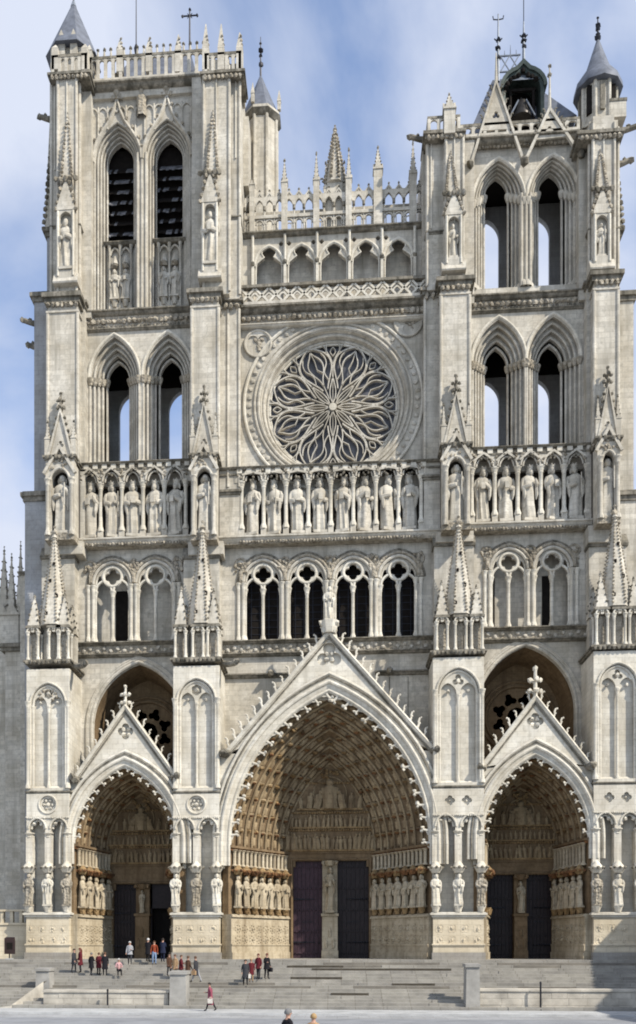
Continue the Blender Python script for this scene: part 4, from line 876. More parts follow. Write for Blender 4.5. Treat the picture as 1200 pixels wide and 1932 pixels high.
# cornice, openwork balustrade
mb = MB(UP); xa, xb = X(455, 3.6), X(803, 3.6)
mb.box(xl, xr, 3.7, 5, zc0, zc1 - .2, CARV); leaves(mb, xa, xb, 3.62, (zc0 + zc1) / 2 - .1, .24, mi=CARV); ledge(mb, xl, xr, 3.6, 5.5, zc1 + .1, .45, .5); ledge(mb, xl, xr, 3.7, 4.5, zc0 + .1, .25, .2, UP)
zb0, zb1 = zc1 + .15, z(531, 3.3)
mb.box(xl, xr, 3.2, 3.55, zb0, zb0 + .22, UP); mb.box(xl, xr, 3.15, 3.6, zb1 - .22, zb1, LEDGE)
nX = 13; wd = (xb - xa) / nX
for i in range(nX):
    c = xa + (i + .5) * wd; h0, h1 = zb0 + .2, zb1 - .2; cz_ = (h0 + h1) / 2
    for sg in (-1, 1): mb.sweep([(c - sg * wd * .5, h0), (c - sg * wd * .12, cz_ - .12), (c + sg * wd * .12, cz_ + .12), (c + sg * wd * .5, h1)], [(-.08, 3.28), (.08, 3.28), (.08, 3.45), (-.08, 3.45)], False, LOW)
    for q in (0,): mb.sweep(arch(c + wd * .5, wd * .3, cz_ - .35, .5, 5), [(-.05, 3.3), (.05, 3.3), (.05, 3.42), (-.05, 3.42)], False, LOW)
rb = cpart('balustrade', mb, rw)
# ringers' gallery: five cusped bays
mb = MB(UP); YG = 4.6; zg0, zg1 = zb0, z(447, YG); cs_ = [X(q, YG) for q in (508, 569, 630, 690, 751)]; bw = (cs_[-1] - cs_[0]) / 4
ah = bw * .40; zsp = z(500, YG)
def cusped(c):
    a = arch(c, ah, zsp, ah * 1.05, 12, zsp - 2.3); out = [a[0]]
    # narrow in to a cusp then open into a round head
    out += [(c - ah, zsp - .25), (c - ah * .95, zsp + .25), (c - ah * .5, zsp + .62), (c - ah * .36, zsp + .72), (c - ah * .55, zsp + 1.0), (c - ah * .5, zsp + 1.35), (c, zsp + 1.75), (c + ah * .5, zsp + 1.35), (c + ah * .55, zsp + 1.0), (c + ah * .36, zsp + .72), (c + ah * .5, zsp + .62), (c + ah * .95, zsp + .25), (c + ah, zsp - .25), a[-1]]
    return out
holes = [cusped(c) for c in cs_]
for c in cs_[:-1]:
    for q in (-.32, .32): holes.append(foil(c + bw / 2 + q, zsp + 1.75, .2, 4, 0, 5))
mb.plate(rect(xl, xr, zg0, zg1), holes, YG - .25, YG + .1, UP)
for c in cs_:
    mb.roll(arch(c, ah * 1.15, zsp, ah * 1.55, 10), 0, YG - .28, .12, LOW)
    mb.roll(cusped(c), .02, YG - .26, .06, LOW, 5)
for i in range(6):
    x = cs_[0] + (i - .5) * bw; mb.box(x - .1, x + .1, YG - .5, YG - .25, zb1 - 1, zg1 + .2, LOW); mb.blob((x, YG - .5, zsp + .1), .2, mi=LEDGE); mb.tube([(x, YG - .45, zsp + .2), (x, YG - .45, zg1)], .12, 6, LOW)
ledge(mb, xl, xr, YG - .3, YG + 3, zg1 + .35, .35, .4)
mb.box(xl, xr, YG + .85, YG + 1.6, zg0, zg1, UP); mb.box(xl, xr, YG + .1, YG + 1.4, zg1 - .3, zg1 + .3, GREY); mb.box(xl, xr, 3.6, YG + 1.4, zc1 - .1, zb0 - .02, GREY)
gl = cpart('ringers_gallery', mb)
# open screen against the sky
mb = MB(UP); YO = 4.7; zo0, zo1 = zg1 + .35, z(368, YO); zmid = z(404, YO)
xa, xb = X(462, YO), X(800, YO); n_ = 18; wd = (xb - xa) / n_
mb.box(xa, xb, YO - .16, YO + .16, zmid - .12, zmid + .12, UP); mb.box(xa, xb, YO - .16, YO + .16, zo0 - .1, zo0 + .12, UP)
ol = [(xa, zo1 - .9), (xa, zo1 + .1), (xb, zo1 + .1), (xb, zo1 - .9)]
for i in range(n_)[::-1]: ol += arch(xa + (i + .5) * wd, wd / 2 - .1, zo1 - .7, .55, 5, zo1 - .9)[::-1]
mb.plate(ol, [], YO - .12, YO + .12, UP)
for i in range(n_ + 1):
    x = xa + i * wd; mb.tube([(x, YO, zo0), (x, YO, zo1 - .3)], .085, 6, UP); mb.tube([(x, YO - .1, zo1 - 1.0), (x, YO - .1, zo1 - .7)], .13, 6, LEDGE)
for i in range(n_):
    c = xa + (i + .5) * wd; mb.tube([(c, YO, zo1), (c, YO, zo1 + .7)], [.11, .03], 5, UP); mb.blob((c, YO, zo1 + .65), .1, mi=LEDGE); mb.sweep([(c - wd * .4, zo1), (c, zo1 + .45), (c + wd * .4, zo1)], [(-.05, -.1), (.05, -.1), (.05, .1), (-.05, .1)], False, UP, YO)
    mb.sweep(arch(c, wd / 2 - .08, zmid - .55, .35, 5), [(-.04, -.08), (.05, -.08), (.05, .08), (-.04, .08)], False, UP, YO)
    for q in (-.22, .22): mb.tube([(c + q, YO, zo0), (c + q, YO, zmid)], .045, 5, UP)
    if i % 3 == 1: mb.roll(circle(c, (zo0 + zmid) / 2, .28, 14), 0, YO, .05, UP, 5, True)
for i in range(0, n_ + 1, 1):
    x = xa + i * wd; mb.tube([(x, YO + 1.9, zo0 - .3), (x, YO + 1.9, zo1 + .1)], .085, 5, UP)
mb.box(xa, xb, YO + 1.78, YO + 2.02, zo1 + .0, zo1 + .35, UP); mb.box(xa, xb, YO + 1.78, YO + 2.02, zmid - .1, zmid + .1, UP); mb.box(xa, xb, YO - .1, YO + 2.0, zo0 - .3, zo0 - .08, UP)
sc_ = cpart('open_screen', mb)
mb = MB(UP)
for px, ty, hw_ in ((476, 330, .2), (537, 297, .24), (597, 288, .24), (658, 284, .24), (713, 284, .34), (779, 280, .28)):
    mb = MB(UP); x = X(px, YO); pinnacle(mb, x, YO - .1, zo0, zo1 + (1.0 if px != 713 else 1.5), z(ty, YO), hw_, UP, LEDGE, 6); cpart('pinnacle', mb, sc_)
mb = MB(UP); x = X(632, YO + .6); zt_ = z(236, YO + .6); mb.box(x - .62, x + .62, YO + .2, YO + 1.2, zo0, zo1 + 1.2, UP); spire(mb, x, YO + .7, zo1 + 1.2, zt_, .85, 8, 14, UP, CARV, .17)
for sg in (-1, 1): pinnacle(mb, x + sg * .75, YO + .4, zo0, zo1 + .8, zo1 + 3.0, .16, UP, LEDGE, 4); crocket(mb, x + sg * .7, YO + .3, zo1 + 1.2, sg, 0, .5, LEDGE)
cpart('spire', mb, sc_)

# ------------------------------------------------------------------ towers
def orders(mb, cx, ho, hi, zso, zsi, ro, ri_, zb, ya, yb, K, mi, shafts=True, cmi=None):
    prev = None
    for k in range(K + 1):
        t = k / K; p = arch(cx, ho + (hi - ho) * t, zso + (zsi - zso) * t, ro + (ri_ - ro) * t, 10, zb); y = ya + (yb - ya) * t; m_ = len(p)
        if prev:
            pp, py_ = prev
            # a step: return along depth, then across
            mb.add([(x, py_, q) for x, q in pp] + [(x, y, q) for x, q in pp] + [(x, y, q) for x, q in p], [(r_ * m_ + i, r_ * m_ + i + 1, (r_ + 1) * m_ + i + 1, (r_ + 1) * m_ + i) for r_ in (0, 1) for i in range(m_ - 1)], mi)
        rr = .5 * abs(ho - hi) / K * .75
        mb.roll(p, .02, y - .02, max(.08, min(.17, rr)), mi, 7)
        if shafts:
            for sg in (-1, 1): xx = p[0][0] if sg == -1 else p[-1][0]; q = zso + (zsi - zso) * t; mb.lathe(xx, y - .04, [(.14, q - .5), (.17, q - .4), (.27, q - .08), (.27, q + .06)], 8, mi=cmi if cmi is not None else mi); mb.lathe(xx, y - .04, [(.28, zb), (.26, zb + .3), (.15, zb + .5)], 8, mi=mi)
        prev = (p, y)
def tower(key, w):
    ref = w['ref']; z = lambda py, Y: Z(py, ref, Y)
    A_, B_ = BUT[w['a']], BUT[w['b']]; XL, XR = A_['S0'] + .4, B_['S1'] - .4
    YT_ = 3.8; yb = YT_ + 1.5; yr = YT_ + 5.9
    zk = SL[key]['zkt'] - 1.5; zc0, zc1 = z(w['co'][0], YT_), z(w['co'][1], YT_)
    # lower stage: paired openings
    mb = MB(UP); cs = [X(q, YT_) for q in w['l_c']]; ho, hi = w['l_ho'], w['l_hi']
    zsi = z(w['l_sill'], YT_) - .6
    zso, zo_ap = z(w['l_sp'], YT_), z(w['l_oap'], YT_); z_in_ap = z(w['l_iap'], yb); z_isp = z(w['l_isp'], yb)
    mb.plate(rect(XL, XR, zk, zc1 - .3), [arch(c, ho, zso, zo_ap - zso, 12, zsi) for c in cs], YT_, YT_ + .3, UP)
    for c in cs:
        orders(mb, c, ho, hi, zso, z_isp, zo_ap - zso, z_in_ap - z_isp, zsi, YT_ + .05, yb, 4, UP, True, CARV)
        mb.roll(arch(c, ho + .12, zso, zo_ap - zso + .14, 12), 0, YT_ - .06, .12, LOW)
    mb.plate(rect(XL, XR, zk, zc1), [arch(c, hi, z_isp, z_in_ap - z_isp, 10, zsi) for c in cs], yb, yb + .4, UP)
    low = cpart('tower_stage', mb)
    # cornice with carved frieze
    mb = MB(CARV); mb.box(XL, XR, YT_ - .15, YT_ + .4, zc0, zc1 - .25, CARV); leaves(mb, XL + .5, XR - .5, YT_ - .2, (zc0 + zc1) / 2 - .12, .26, .42, CARV, .8); leaves(mb, XL + .5, XR - .5, YT_ - .12, zc0 + .2, .18, .34, LEDGE); ledge(mb, XL, XR, YT_ - .2, YT_ + 3, zc1, .4, .35); ledge(mb, XL, XR, YT_ - .05, YT_ + .4, zc0 + .12, .22, .2)
    cpart('cornice', mb, low)
    # upper stage
    mb = MB(UP); cs2 = [X(q, YT_ + .2) for q in w['u_c']]; YU = YT_ + .25; ybu = YU + 1.3; zt0 = z(w['top'][0], 3.4); zt1 = z(w['top'][1], 3.4); zsu = z(w['u_sill'], YU)
    ho2, hi2 = w['u_ho'], w['u_hi']; zso2, zoa2 = z(w['u_sp'], YU), z(w['u_oap'], YU); zia2, zis2 = z(w['u_iap'], ybu), z(w['u_isp'], ybu); zb2 = zc1 + .25 if key == 'L' else zsu - .25
    mb.plate(rect(XL, XR, zc1 - .1, zt1), [arch(c, ho2, zso2, zoa2 - zso2, 12, zb2) for c in cs2], YU, YU + .3, UP)
    for c in cs2:
        orders(mb, c, ho2, hi2, zso2, zis2, zoa2 - zso2, zia2 - zis2, zb2, YU + .05, ybu, 4, UP, key == 'R', UP)
        if key == 'R': mb.roll(arch(c, ho2 + .1, zso2, zoa2 - zso2 + .12, 12), 0, YU - .04, .11, LOW)
    mb.plate(rect(XL, XR, zc1 - .1, zt1), [arch(c, hi2, zis2, zia2 - zis2, 10, zsu - (.8 if key == 'R' else .0)) for c in cs2], ybu, ybu + .4, UP)
    for xx in [(cs2[0] + cs2[1]) / 2 + q for q in (-.34, 0, .34)]: mb.tube([(xx, YU - .05, zb2), (xx, YU - .05, zso2 + .4)], .13, 7, UP)
    for xx in (cs2[0] - ho2 - .35, cs2[1] + ho2 + .35):
        mb.tube([(xx, YU - .05, zc1), (xx, YU - .05, zt0)], .14, 7, UP)
    up = cpart('belfry_stage', mb, low)
    # shell of the tower: sides, back with openings, floors
    mb = MB(GREY); XL2, XR2 = XL + .2, XR - .2
    mb.box(XL2 - 1.0, XL2, YT_ + .3, yr + .5, zk, zt1, UP); mb.box(XR2, XR2 + 1.0, YT_ + .3, yr + .5, zk, zt1, UP)
    bh = [arch(c, 1.05, z_isp - .1, 1.7, 8, zsi - .4) for c in cs] + [arch(c, 1.0, zis2, 1.6, 8, zsu - .2) for c in cs2]
    mb.plate(rect(XL2, XR2, zk, zt1), bh if key == 'R' else bh[:2], yr, yr + .5, GREY)
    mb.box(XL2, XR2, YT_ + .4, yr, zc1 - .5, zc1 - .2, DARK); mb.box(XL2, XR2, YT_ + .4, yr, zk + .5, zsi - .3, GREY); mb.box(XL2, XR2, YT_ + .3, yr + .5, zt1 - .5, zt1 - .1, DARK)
    mb.box(XL2, XL2 + .3, YT_ + 2, yr, zk, zt1 - .6, DARK); mb.box(XR2 - .3, XR2, YT_ + 2, yr, zk, zt1 - .6, DARK); mb.box(XL2 + .4, XR2 - .4, yr - .12, yr - .04, z_in_ap + .3, zc1 - .6, DARK)  # near-black linings, the shade inside the tower painted in
    cpart('tower_shell', mb, low)
    return dict(low=low, up=up, XL=XL, XR=XR, zc1=zc1, zt0=zt0, zt1=zt1, YU=YU, ybu=ybu, cs2=cs2, zsu=zsu, zia2=zia2, zis2=zis2, hi2=hi2, ho2=ho2, zso2=zso2, zoa2=zoa2, yr=yr, zb2=zb2)
TL = tower('L', dict(ref=255, a='A', b='B', l_c=(216, 317), l_ho=2.0, l_hi=.95, l_sill=866, l_sp=712, l_oap=632, l_iap=682, l_isp=718, co=(622, 588),
    u_c=(221, 315), u_ho=1.85, u_hi=1.12, u_sill=438, u_sp=300, u_oap=228, u_iap=268, u_isp=308, top=(174, 152)))
TR = tower('R', dict(ref=1000, a='C', b='D', l_c=(941, 1044), l_ho=2.0, l_hi=.93, l_sill=838, l_sp=680, l_oap=598, l_iap=654, l_isp=692, co=(586, 557),
    u_c=(941, 1044), u_ho=1.95, u_hi=.93, u_sill=534, u_sp=375, u_oap=297, u_iap=330, u_isp=368, top=(272, 254)))
def zL(py, Y): return Z(py, 255, Y)
def zR(py, Y): return Z(py, 1000, Y)
# louvres and carved panels of the left tower
for c in TL['cs2']:
    mb = MB(LOUV); y = TL['ybu'] + .1; zz = TL['zsu']; h = TL['hi2']
    mb.box(c - h - .1, c + h + .1, y + .7, y + .8, zz, TL['zia2'], DARK)
    n_ = 8; hh = (TL['zis2'] + .3 - zz) / n_
    for i in range(n_):
        z0 = zz + i * hh; k_ = 9
        for j in range(k_):
            a0 = c - h + 2 * h * j / k_; a1 = c - h + 2 * h * (j + 1) / k_ - .02; dd = random.uniform(-.05, .05)
            mb.add([(a0, y - .02, z0 + dd), (a1, y - .02, z0 + dd), (a1, y + .6, z0 + hh * .85), (a0, y + .6, z0 + hh * .85), (a0, y + .02, z0 - .05 + dd), (a1, y + .02, z0 - .05 + dd)], [(0, 1, 2, 3), (4, 5, 1, 0), (3, 2, 5, 4)], DARK if random.random() < .45 else LOUV)
    cpart('louvre', mb, TL['up'])
    mb = MB(CARV); YU = TL['YU']; y = TL['ybu'] - .02; z0, z1 = TL['zc1'] + .3, TL['zsu']
    ledge(mb, c - 1.35, c + 1.35, y - .4, y + .3, z1, .25, .15)
    mb.box(c - 1.0, c + 1.0, y - .25, y, z0, z0 + (z1 - z0) * .22, UP)
    for q in (-1, 0, 1): shaft(mb, c + q * .9, y - .25, z0, z1 - .2, .09, 7, UP)
    for q in (-1, 1):
        mb.roll(arch(c + q * .45, .38, z1 - 1.0, .6, 7), 0, y - .2, .08, UP); mb.blob((c + q * .45, y - .25, z1 - 1.9), .34, .3, .26, CARV); mb.cone(c + q * .45, y - .22, .32, .1, z1 - 1.8, z1 - 1.1, 6, mi=UP)
        mb.cone(c + q * .45, y - .25, .16, .3, z0 + (z1 - z0) * .16, z0 + (z1 - z0) * .24, 8, mi=UP)
    cpart('niche_panel', mb, TL['up'])
    i0 = TL['cs2'].index(c)
    for q, sd in ((-1, 'left'), (1, 'right')):
        statue('panel_statue', SAINT_U, c + q * .45, y - .28, z0 + (z1 - z0) * .24, (z1 - 2.2) - (z0 + (z1 - z0) * .24), 'worn robed figure, %s of the pair below the %s louvred opening' % (sd, ('left', 'right')[i0]), 'statues high on the front', 0, 1.1)
# ogee hoods with finials and the blind panelling over the left openings
mb = MB(UP); YU = TL['YU']
for c in TL['cs2']:
    za, zo = TL['zso2'], TL['zoa2']; h = TL['ho2'] + .12; top = zL(188, YU)
    og = [(c - h, za - .1), (c - h * .97, za + .7), (c - h * .82, za + 1.5), (c - h * .55, za + 2.35), (c - h * .3, za + 3.05), (c - h * .12, top - .9), (c, top)]
    path = og + [(2 * c - x, q) for x, q in og[:-1]][::-1]
    mb.sweep(path, [(-.1, YU - .1), (.0, YU - .24), (.14, YU - .2), (.14, YU + .05), (-.1, YU + .05)], False, UP)
    for i in range(1, len(path) - 1): mb.blob((path[i][0] + (.18 if path[i][0] > c else -.18), YU - .15, path[i][1] + .15), .16, mi=CARV)
    mb.cone(c, YU - .2, .14, .34, top, top + .6, 8, mi=CARV); leaves(mb, c - .5, c + .5, YU - .2, top + .1, .22, mi=CARV); fig(mb, (c, YU - .25, top + .55), (0, 0, 1), (0, -1, 0), 1.5, CARV)
za = zL(205, YU)
xs_ = [TL['XL'] + 1.6 + i * (TL['XR'] - TL['XL'] - 2.9) / 13 for i in range(14)]
for x in xs_:
    low_ = zL(235, YU) + min(abs(x - c) for c in TL['cs2']) * -.9 + 1.2
    if all(abs(x - c) > .35 for c in TL['cs2']): mb.tube([(x, YU - .06, low_ - .8), (x, YU - .06, TL['zt0'] - .5)], .085, 6, UP)
for a, b in zip(xs_[:-1], xs_[1:]): mb.sweep(arch((a + b) / 2, (b - a) / 2 - .05, TL['zt0'] - 1.0, .4, 5), [(-.04, YU - .12), (.06, YU - .12), (.06, YU), (-.04, YU)], False, UP)
fig(mb, ((TL['cs2'][0] + TL['cs2'][1]) / 2, YU - .2, zL(225, YU)), (0, 0, 1), (0, -1, 0), 2.3, CARV)
cpart('ogee_hood', mb, TL['up'])

# ---- upper corner masses with niches (four), stepped and ribbed
UPB = {'A': dict(x=(97, 150), f=(108, 143), n=(122, 17), nz=(518, 395), pin=(124, 205), top=145, w=(143, 172), gab=330),
       'B': dict(x=(386, 452), f=(384, 432), n=(395, 12), nz=(508, 380), pin=(400, 200), top=140, w=(362, 392), gab=318),
       'C': dict(x=(806, 872), f=(842, 874), n=(857, 14), nz=(492, 402), pin=(852, 275), top=254, w=(868, 895), gab=355),
       'D': dict(x=(1112, 1166), f=(1120, 1160), n=(1138, 15), nz=(488, 398), pin=(1136, 270), top=248, w=(1092, 1118), gab=345)}
for key, u in UPB.items():
    b = BUT[key]; ref = b['ref']; z = lambda py, Y=2.2: Z(py, ref, Y)
    tw = TL if key in 'AB' else TR; zt = tw['zt1'] if key in 'BC' else (tw['zt1']); zb = b['ZC']
    mb = MB(UP); x0, x1 = X(u['x'][0], 2.6), X(u['x'][1], 2.6)
    mb.box(x0, x1, 2.6, 9.5, zb - .3, zt, UP)
    w0, w1 = X(u['w'][0], 3.3), X(u['w'][1], 3.3); mb.box(w0, w1, 3.3, 6, zb - 1, zt, UP)
    f0, f1 = X(u['f'][0], 2.0), X(u['f'][1], 2.0); zfm = z(u['nz'][1] + 20, 2); mb.box(f0, f1, 2.15, 3, zb - .2, zt, UP)
    for xx, yy in ((x0, 2.6), (x1, 2.6), (f0, 2.15), (f1, 2.15), ((x0 + x1) / 2, 2.55)):
        mb.tube([(xx, yy, zb), (xx, yy, zt - .6)], .13, 7, UP)
    for xx in (x0 + .3, x1 - .3, (f0 + f1) / 2):     # recessed strips at the top of the mass
        yy = 2.6 if xx != (f0 + f1) / 2 else 2.15
        mb.box(xx - .04, xx + .04, yy - .1, yy + .02, zt - 7.5, zt - .9, LOW)
    zst = z(u['nz'][1] + 28, 2.4); ledge3(mb, x0, x1, 2.6, 9, zst, .25, .14, LEDGE)
    ub = cpart('tower_buttress', mb, tw['low'])
    # niche tabernacle
    mb = MB(UP); cc = X(u['n'][0], 1.5); nh = max(.62, u['n'][1] / 24.5); n0, n1 = z(u['nz'][0], 1.5), z(u['nz'][1], 1.5)
    ah = nh - .2; zsn = n1 - ah * 1.2
    mb.plate(rect(cc - nh, cc + nh, n0, n1 + .3), [arch(cc, ah, zsn, ah * 1.15, 7, n0 + .5)], 1.35, 1.6, UP); mb.box(cc - nh, cc + nh, 1.9, 2.0, n0, n1 + .3, LEDGE)
    for sg in (-1, 1): mb.box(cc + sg * (nh - .06) - .06, cc + sg * (nh - .06) + .06, 1.6, 1.9, n0, n1 + .3, UP); mb.tube([(cc + sg * (nh - .08), 1.32, n0), (cc + sg * (nh - .08), 1.32, n1)], .1, 6, LOW)
    mb.box(cc - nh, cc + nh, 1.6, 1.9, n1 + .1, n1 + .3, UP); mb.box(cc - nh - .05, cc + nh + .05, 1.3, 2.3, n0 - .3, n0 + .45, UP); mb.xprism(cc - nh - .3, cc + nh + .3, [(1.2, n0 - .6), (1.15, n0 - .5), (1.5, n0 + .3), (2.3, n0 + .3), (2.3, n0 - .6)], UP)
    zg = z(u['gab'], 1.4)
    mb.plate([(cc - nh - .1, n1 + .1), (cc, zg), (cc + nh + .1, n1 + .1)], [], 1.3, 1.7, UP); mb.box(cc - nh * .7, cc + nh * .7, 1.5, 2.2, n1, zg, UP)
    for sg in (-1, 1):
        for i in range(5): t = i / 5; mb.blob((cc + sg * (nh * (1 - t) + .15), 1.35, n1 + .2 + (zg - n1) * t), .17, mi=CARV)
    leaves(mb, cc - nh - .3, cc + nh + .3, 1.3, zg - .1, .24, mi=LEDGE)
    xp = X(u['pin'][0], 1.6); spire(mb, xp, 1.7, zg - .2, z(u['pin'][1], 1.6), .55, 4, 15, UP, CARV, .17)
    mb.v = [(p, q + .4, r) for p, q, r in mb.v]
    cpart('tabernacle', mb, ub)
    nm2 = {'A': 'left corner of the louvred tower', 'B': 'right corner of the louvred tower', 'C': 'left corner of the open tower', 'D': 'right corner of the open tower'}[key]
    statue('niche_statue', SAINT_U, cc, 2.08, n0 + .5, n1 - n0 - .9, 'small weathered figure in the high niche at the %s' % nm2, 'statues high on the front', 0, 1.0)
# spread of the cornice and frieze round the shafts is in each shaft; wings beside the rose bay
zb_, zt_ = SL['C']['zkt'] - 6, Z(562, 625, 3)
for a, b, pxs, lpy in ((BUT['B']['S1'] - .2, X(452, 3.0), (430, 451), 918), (X(800, 3.0), BUT['C']['S0'] + .2, (802,), 905)):
    mb = MB(UP); mb.box(a, b, 3.0, 5, zb_, zt_, UP)
    for px in pxs: mb.tube([(X(px, 3.0), 3.0, SL['C']['zkt'] - 1.5), (X(px, 3.0), 3.0, zt_ - .5)], .12, 7, UP)
    ledge3(mb, a, b, 3.0, 5, zt_ + .3, .55, .3, LEDGE); leaves(mb, a, b, 2.8, zt_ - .35, .25, mi=CARV); ledge3(mb, a, b, 2.95, 5, Z(lpy, 625, 3), .35, .18, LEDGE)
    if a < 0: mb.box(BUT['B']['S1'] - .3, X(456, 3.4), 3.4, 8.5, zt_, Z(355, 625, 3.4), UP)
    else: mb.box(X(797, 3.4), BUT['C']['S0'] + .3, 3.4, 8.5, zt_, TR['zt1'] - .5, UP)
    cpart('wing_wall', mb)
# wings beside the outer shafts
for key in 'AD':
    mb = MB(UP); b = BUT[key]; sg = 1 if key == 'A' else -1
    a0 = b['S1'] - .2 if key == 'A' else b['S0'] + .2
    mb.box(min(a0, a0 + sg * .5), max(a0, a0 + sg * .5), 2.9, 5, b['znb'], b['ZC'], UP); ledge3(mb, min(a0, a0 + sg * .5), max(a0, a0 + sg * .5), 2.9, 5, b['ZC'] + .05, .5, .25, LEDGE)
    # outer flank buttress seen in steps
    o0 = b['S0'] if key == 'A' else b['S1']
    lv = ((2.3, 0, Z(940, b['ref'], 4)), (1.7, Z(940, b['ref'], 4), Z(560, b['ref'], 4)), (.8, Z(560, b['ref'], 4), Z(430, b['ref'], 4)))
    for k, (ww, q0, q1) in enumerate(lv):
        mb.box(min(o0, o0 - sg * ww), max(o0, o0 - sg * ww), 3.2 + k * .5, 9, q0, q1, UP if key == 'D' else GREY); ledge3(mb, min(o0, o0 - sg * ww), max(o0, o0 - sg * ww), 3.2 + k * .5, 9, q1 + .1, .7, .3, LEDGE)
    cpart('flank_buttress', mb)
for key in 'AD':
    mb = MB(LEDGE); b = BUT[key]; sg = -1 if key == 'A' else 1; o0 = b['S0'] if key == 'A' else b['S1']
    for i in range(17):   # crocketed edge of the far corner
        t = i / 16; mb.blob((o0 + sg * (1.0 - .75 * t), 4.0, Z(430 - 190 * t, b['ref'], 4)), .2, mi=LEDGE)
    mb.cone(o0 + sg * .5, 4.4, .6, .15, Z(430, b['ref'], 4), Z(225, b['ref'], 4), 4, mi=UP)
    cpart('flank_pinnacle', mb)
def gargoyle(x, y, z_, dx, dy, ln, parent):
    mb = MB(LEDGE); mb.tube([(x, y, z_), (x + dx * ln * .5, y + dy * ln * .5, z_ + .05), (x + dx * ln, y + dy * ln, z_ + .2)], [.26, .2, .2], 7); mb.blob((x + dx * (ln + .15), y + dy * (ln + .15), z_ + .22), .26); mb.blob((x + dx * ln * .6, y, z_ + .35), .18); cpart('gargoyle', mb, parent)
gargoyle(X(806, 3), 3, Z(265, 800, 3), -1, -.1, 1.2, TR['low']); gargoyle(X(1166, 3), 3, Z(248, 1170, 3), 1, -.1, 1.3, TR['low']); gargoyle(X(1166, 3.5), 3.5, Z(300, 1170, 3), 1, -.1, .8, TR['low'])
gargoyle(X(70, 4), 4, Z(612, 60, 4), -1, -.2, 1.0, TL['low']); gargoyle(X(70, 4.4), 4.4, Z(650, 60, 4), -1, 0, .6, TL['low']); gargoyle(X(97, 3.4), 3.4, Z(218, 90, 3), -1, -.1, .8, TL['low'])

# ---- top of the left tower
def para(mb, x0, x1, y0, y1, z0, z1, pitch=.62, mi=UP):
    "parapet of small arches round a rectangle"
    mb.box(x0, x1, y0, y1, z0 - .02, z0 + .18, mi)
    for (a, b, ax, f) in ((x0, x1, 'x', y0), (x0, x1, 'x', y1 - .25), (y0, y1, 'y', x0), (y0, y1, 'y', x1 - .25)):
        if ax == 'x': mb.box(a, b, f, f + .25, z1 - .2, z1, LEDGE)
        else: mb.box(f, f + .25, a + .25, b - .25, z1 - .2, z1, LEDGE)
        n_ = max(1, int((b - a) / pitch))
        for i in range(n_ + 1):
            q = a + .12 + i * (b - a - .24) / n_
            if ax == 'x': mb.box(q - .12, q + .12, f + .02, f + .23, z0 + .18, z1 - .2, mi)
            else: mb.box(f + .02, f + .23, q - .12, q + .12, z0 + .18, z1 - .2, mi)
            if i < n_:
                c = q + (b - a - .24) / n_ / 2; ww = (b - a - .24) / n_ / 2 - .1
                if ax == 'x': mb.plate([(c - ww, z1 - .55), (c - ww, z1 - .2), (c + ww, z1 - .2), (c + ww, z1 - .55)] + arch(c, ww * .98, z1 - .53, .27, 4)[::-1], [], f + .04, f + .2, mi)
mb = MB(UP); y0, y1 = 1.9, 10.2; zc_ = TL['zt1']; X0, X1 = X(97, 2.2), X(456, 2.2)
mb.box(X(165, 3.8), X(388, 3.8), 3.75, 10, TL['zt0'], zc_ - .2, UP); leaves(mb, X(172, 3.8), X(384, 3.8), 3.72, zL(160, 3.7), .2, mi=CARV); ledge(mb, X(160, 3.6), X(392, 3.6), 3.6, 10, zc_ + .05, .5, .45)
for a, b in ((97, 168), (384, 458)):
    ledge3(mb, X(a, 2.3), X(b, 2.3), 2.1, 4.4, Z(140 if a > 200 else 142, (a + b) / 2, 2.3), .45, .22, LEDGE); leaves(mb, X(a, 2.3), X(b, 2.3), 1.95, Z(152, (a + b) / 2, 2.3), .2, mi=CARV)
cr = cpart('cornice', mb, TL['low'])
mb = MB(UP); zp0 = zc_ + .1; zp1 = zL(106, 3.5); para(mb, X(168, 3.4), X(388, 3.4), 3.3, 9.8, zp0, zp1, .62); para(mb, X(386, 2.2), X(456, 2.2), 2.0, 5.2, Z(140, 420, 2.1), Z(100, 420, 2.1), .55); para(mb, X(98, 2.2), X(166, 2.2), 2.0, 5.2, Z(142, 130, 2.1), Z(104, 130, 2.1), .55)
for i in range(18): q = X(172, 3.4) + i * (X(384, 3.4) - X(172, 3.4)) / 17; mb.tube([(q, 3.42, zp1), (q, 3.42, zp1 + .55)], [.12, .05], 5, UP); mb.blob((q, 3.42, zp1 + .6), .14, mi=LEDGE)
pr = cpart('parapet', mb, TL['low'])
mb = MB(UP)
for px, ty, Y_ in ((226, 70, 3.4), (281, 68, 3.4), (336, 62, 3.4), (388, 42, 2.1), (417, 42, 2.1), (452, 58, 2.1), (452, 70, 5.0), (388, 66, 5), (168, 82, 3.4), (104, 82, 2.1), (160, 80, 2.1)):
    mb = MB(UP); x = X(px, Y_); zz = Z(108, px, Y_) if 160 < px < 385 else Z(104, px, Y_); mb.box(x - .26, x + .26, Y_ - .1, Y_ + .42, zz - 1.2, zz + .5, UP)
    mb.cone(x, Y_ + .16, .38, .05, zz + .5, Z(ty, px, Y_), 4, mi=UP)
    if ty < 75:
        for i in range(3): mb.blob((x + .2 - .05 * i, Y_, zz + .8 + i * .35), .1, mi=CARV)
    cpart('pinnacle', mb, pr)
mb = MB(SLATE); xa, xb = X(101, 5), X(168, 5); cxr = (xa + xb) / 2 + .2; zr = Z(122, 130, 5); mb.box(xa + .2, xb - .2, 3.6, 6.6, zc_ - .5, zr, UP)
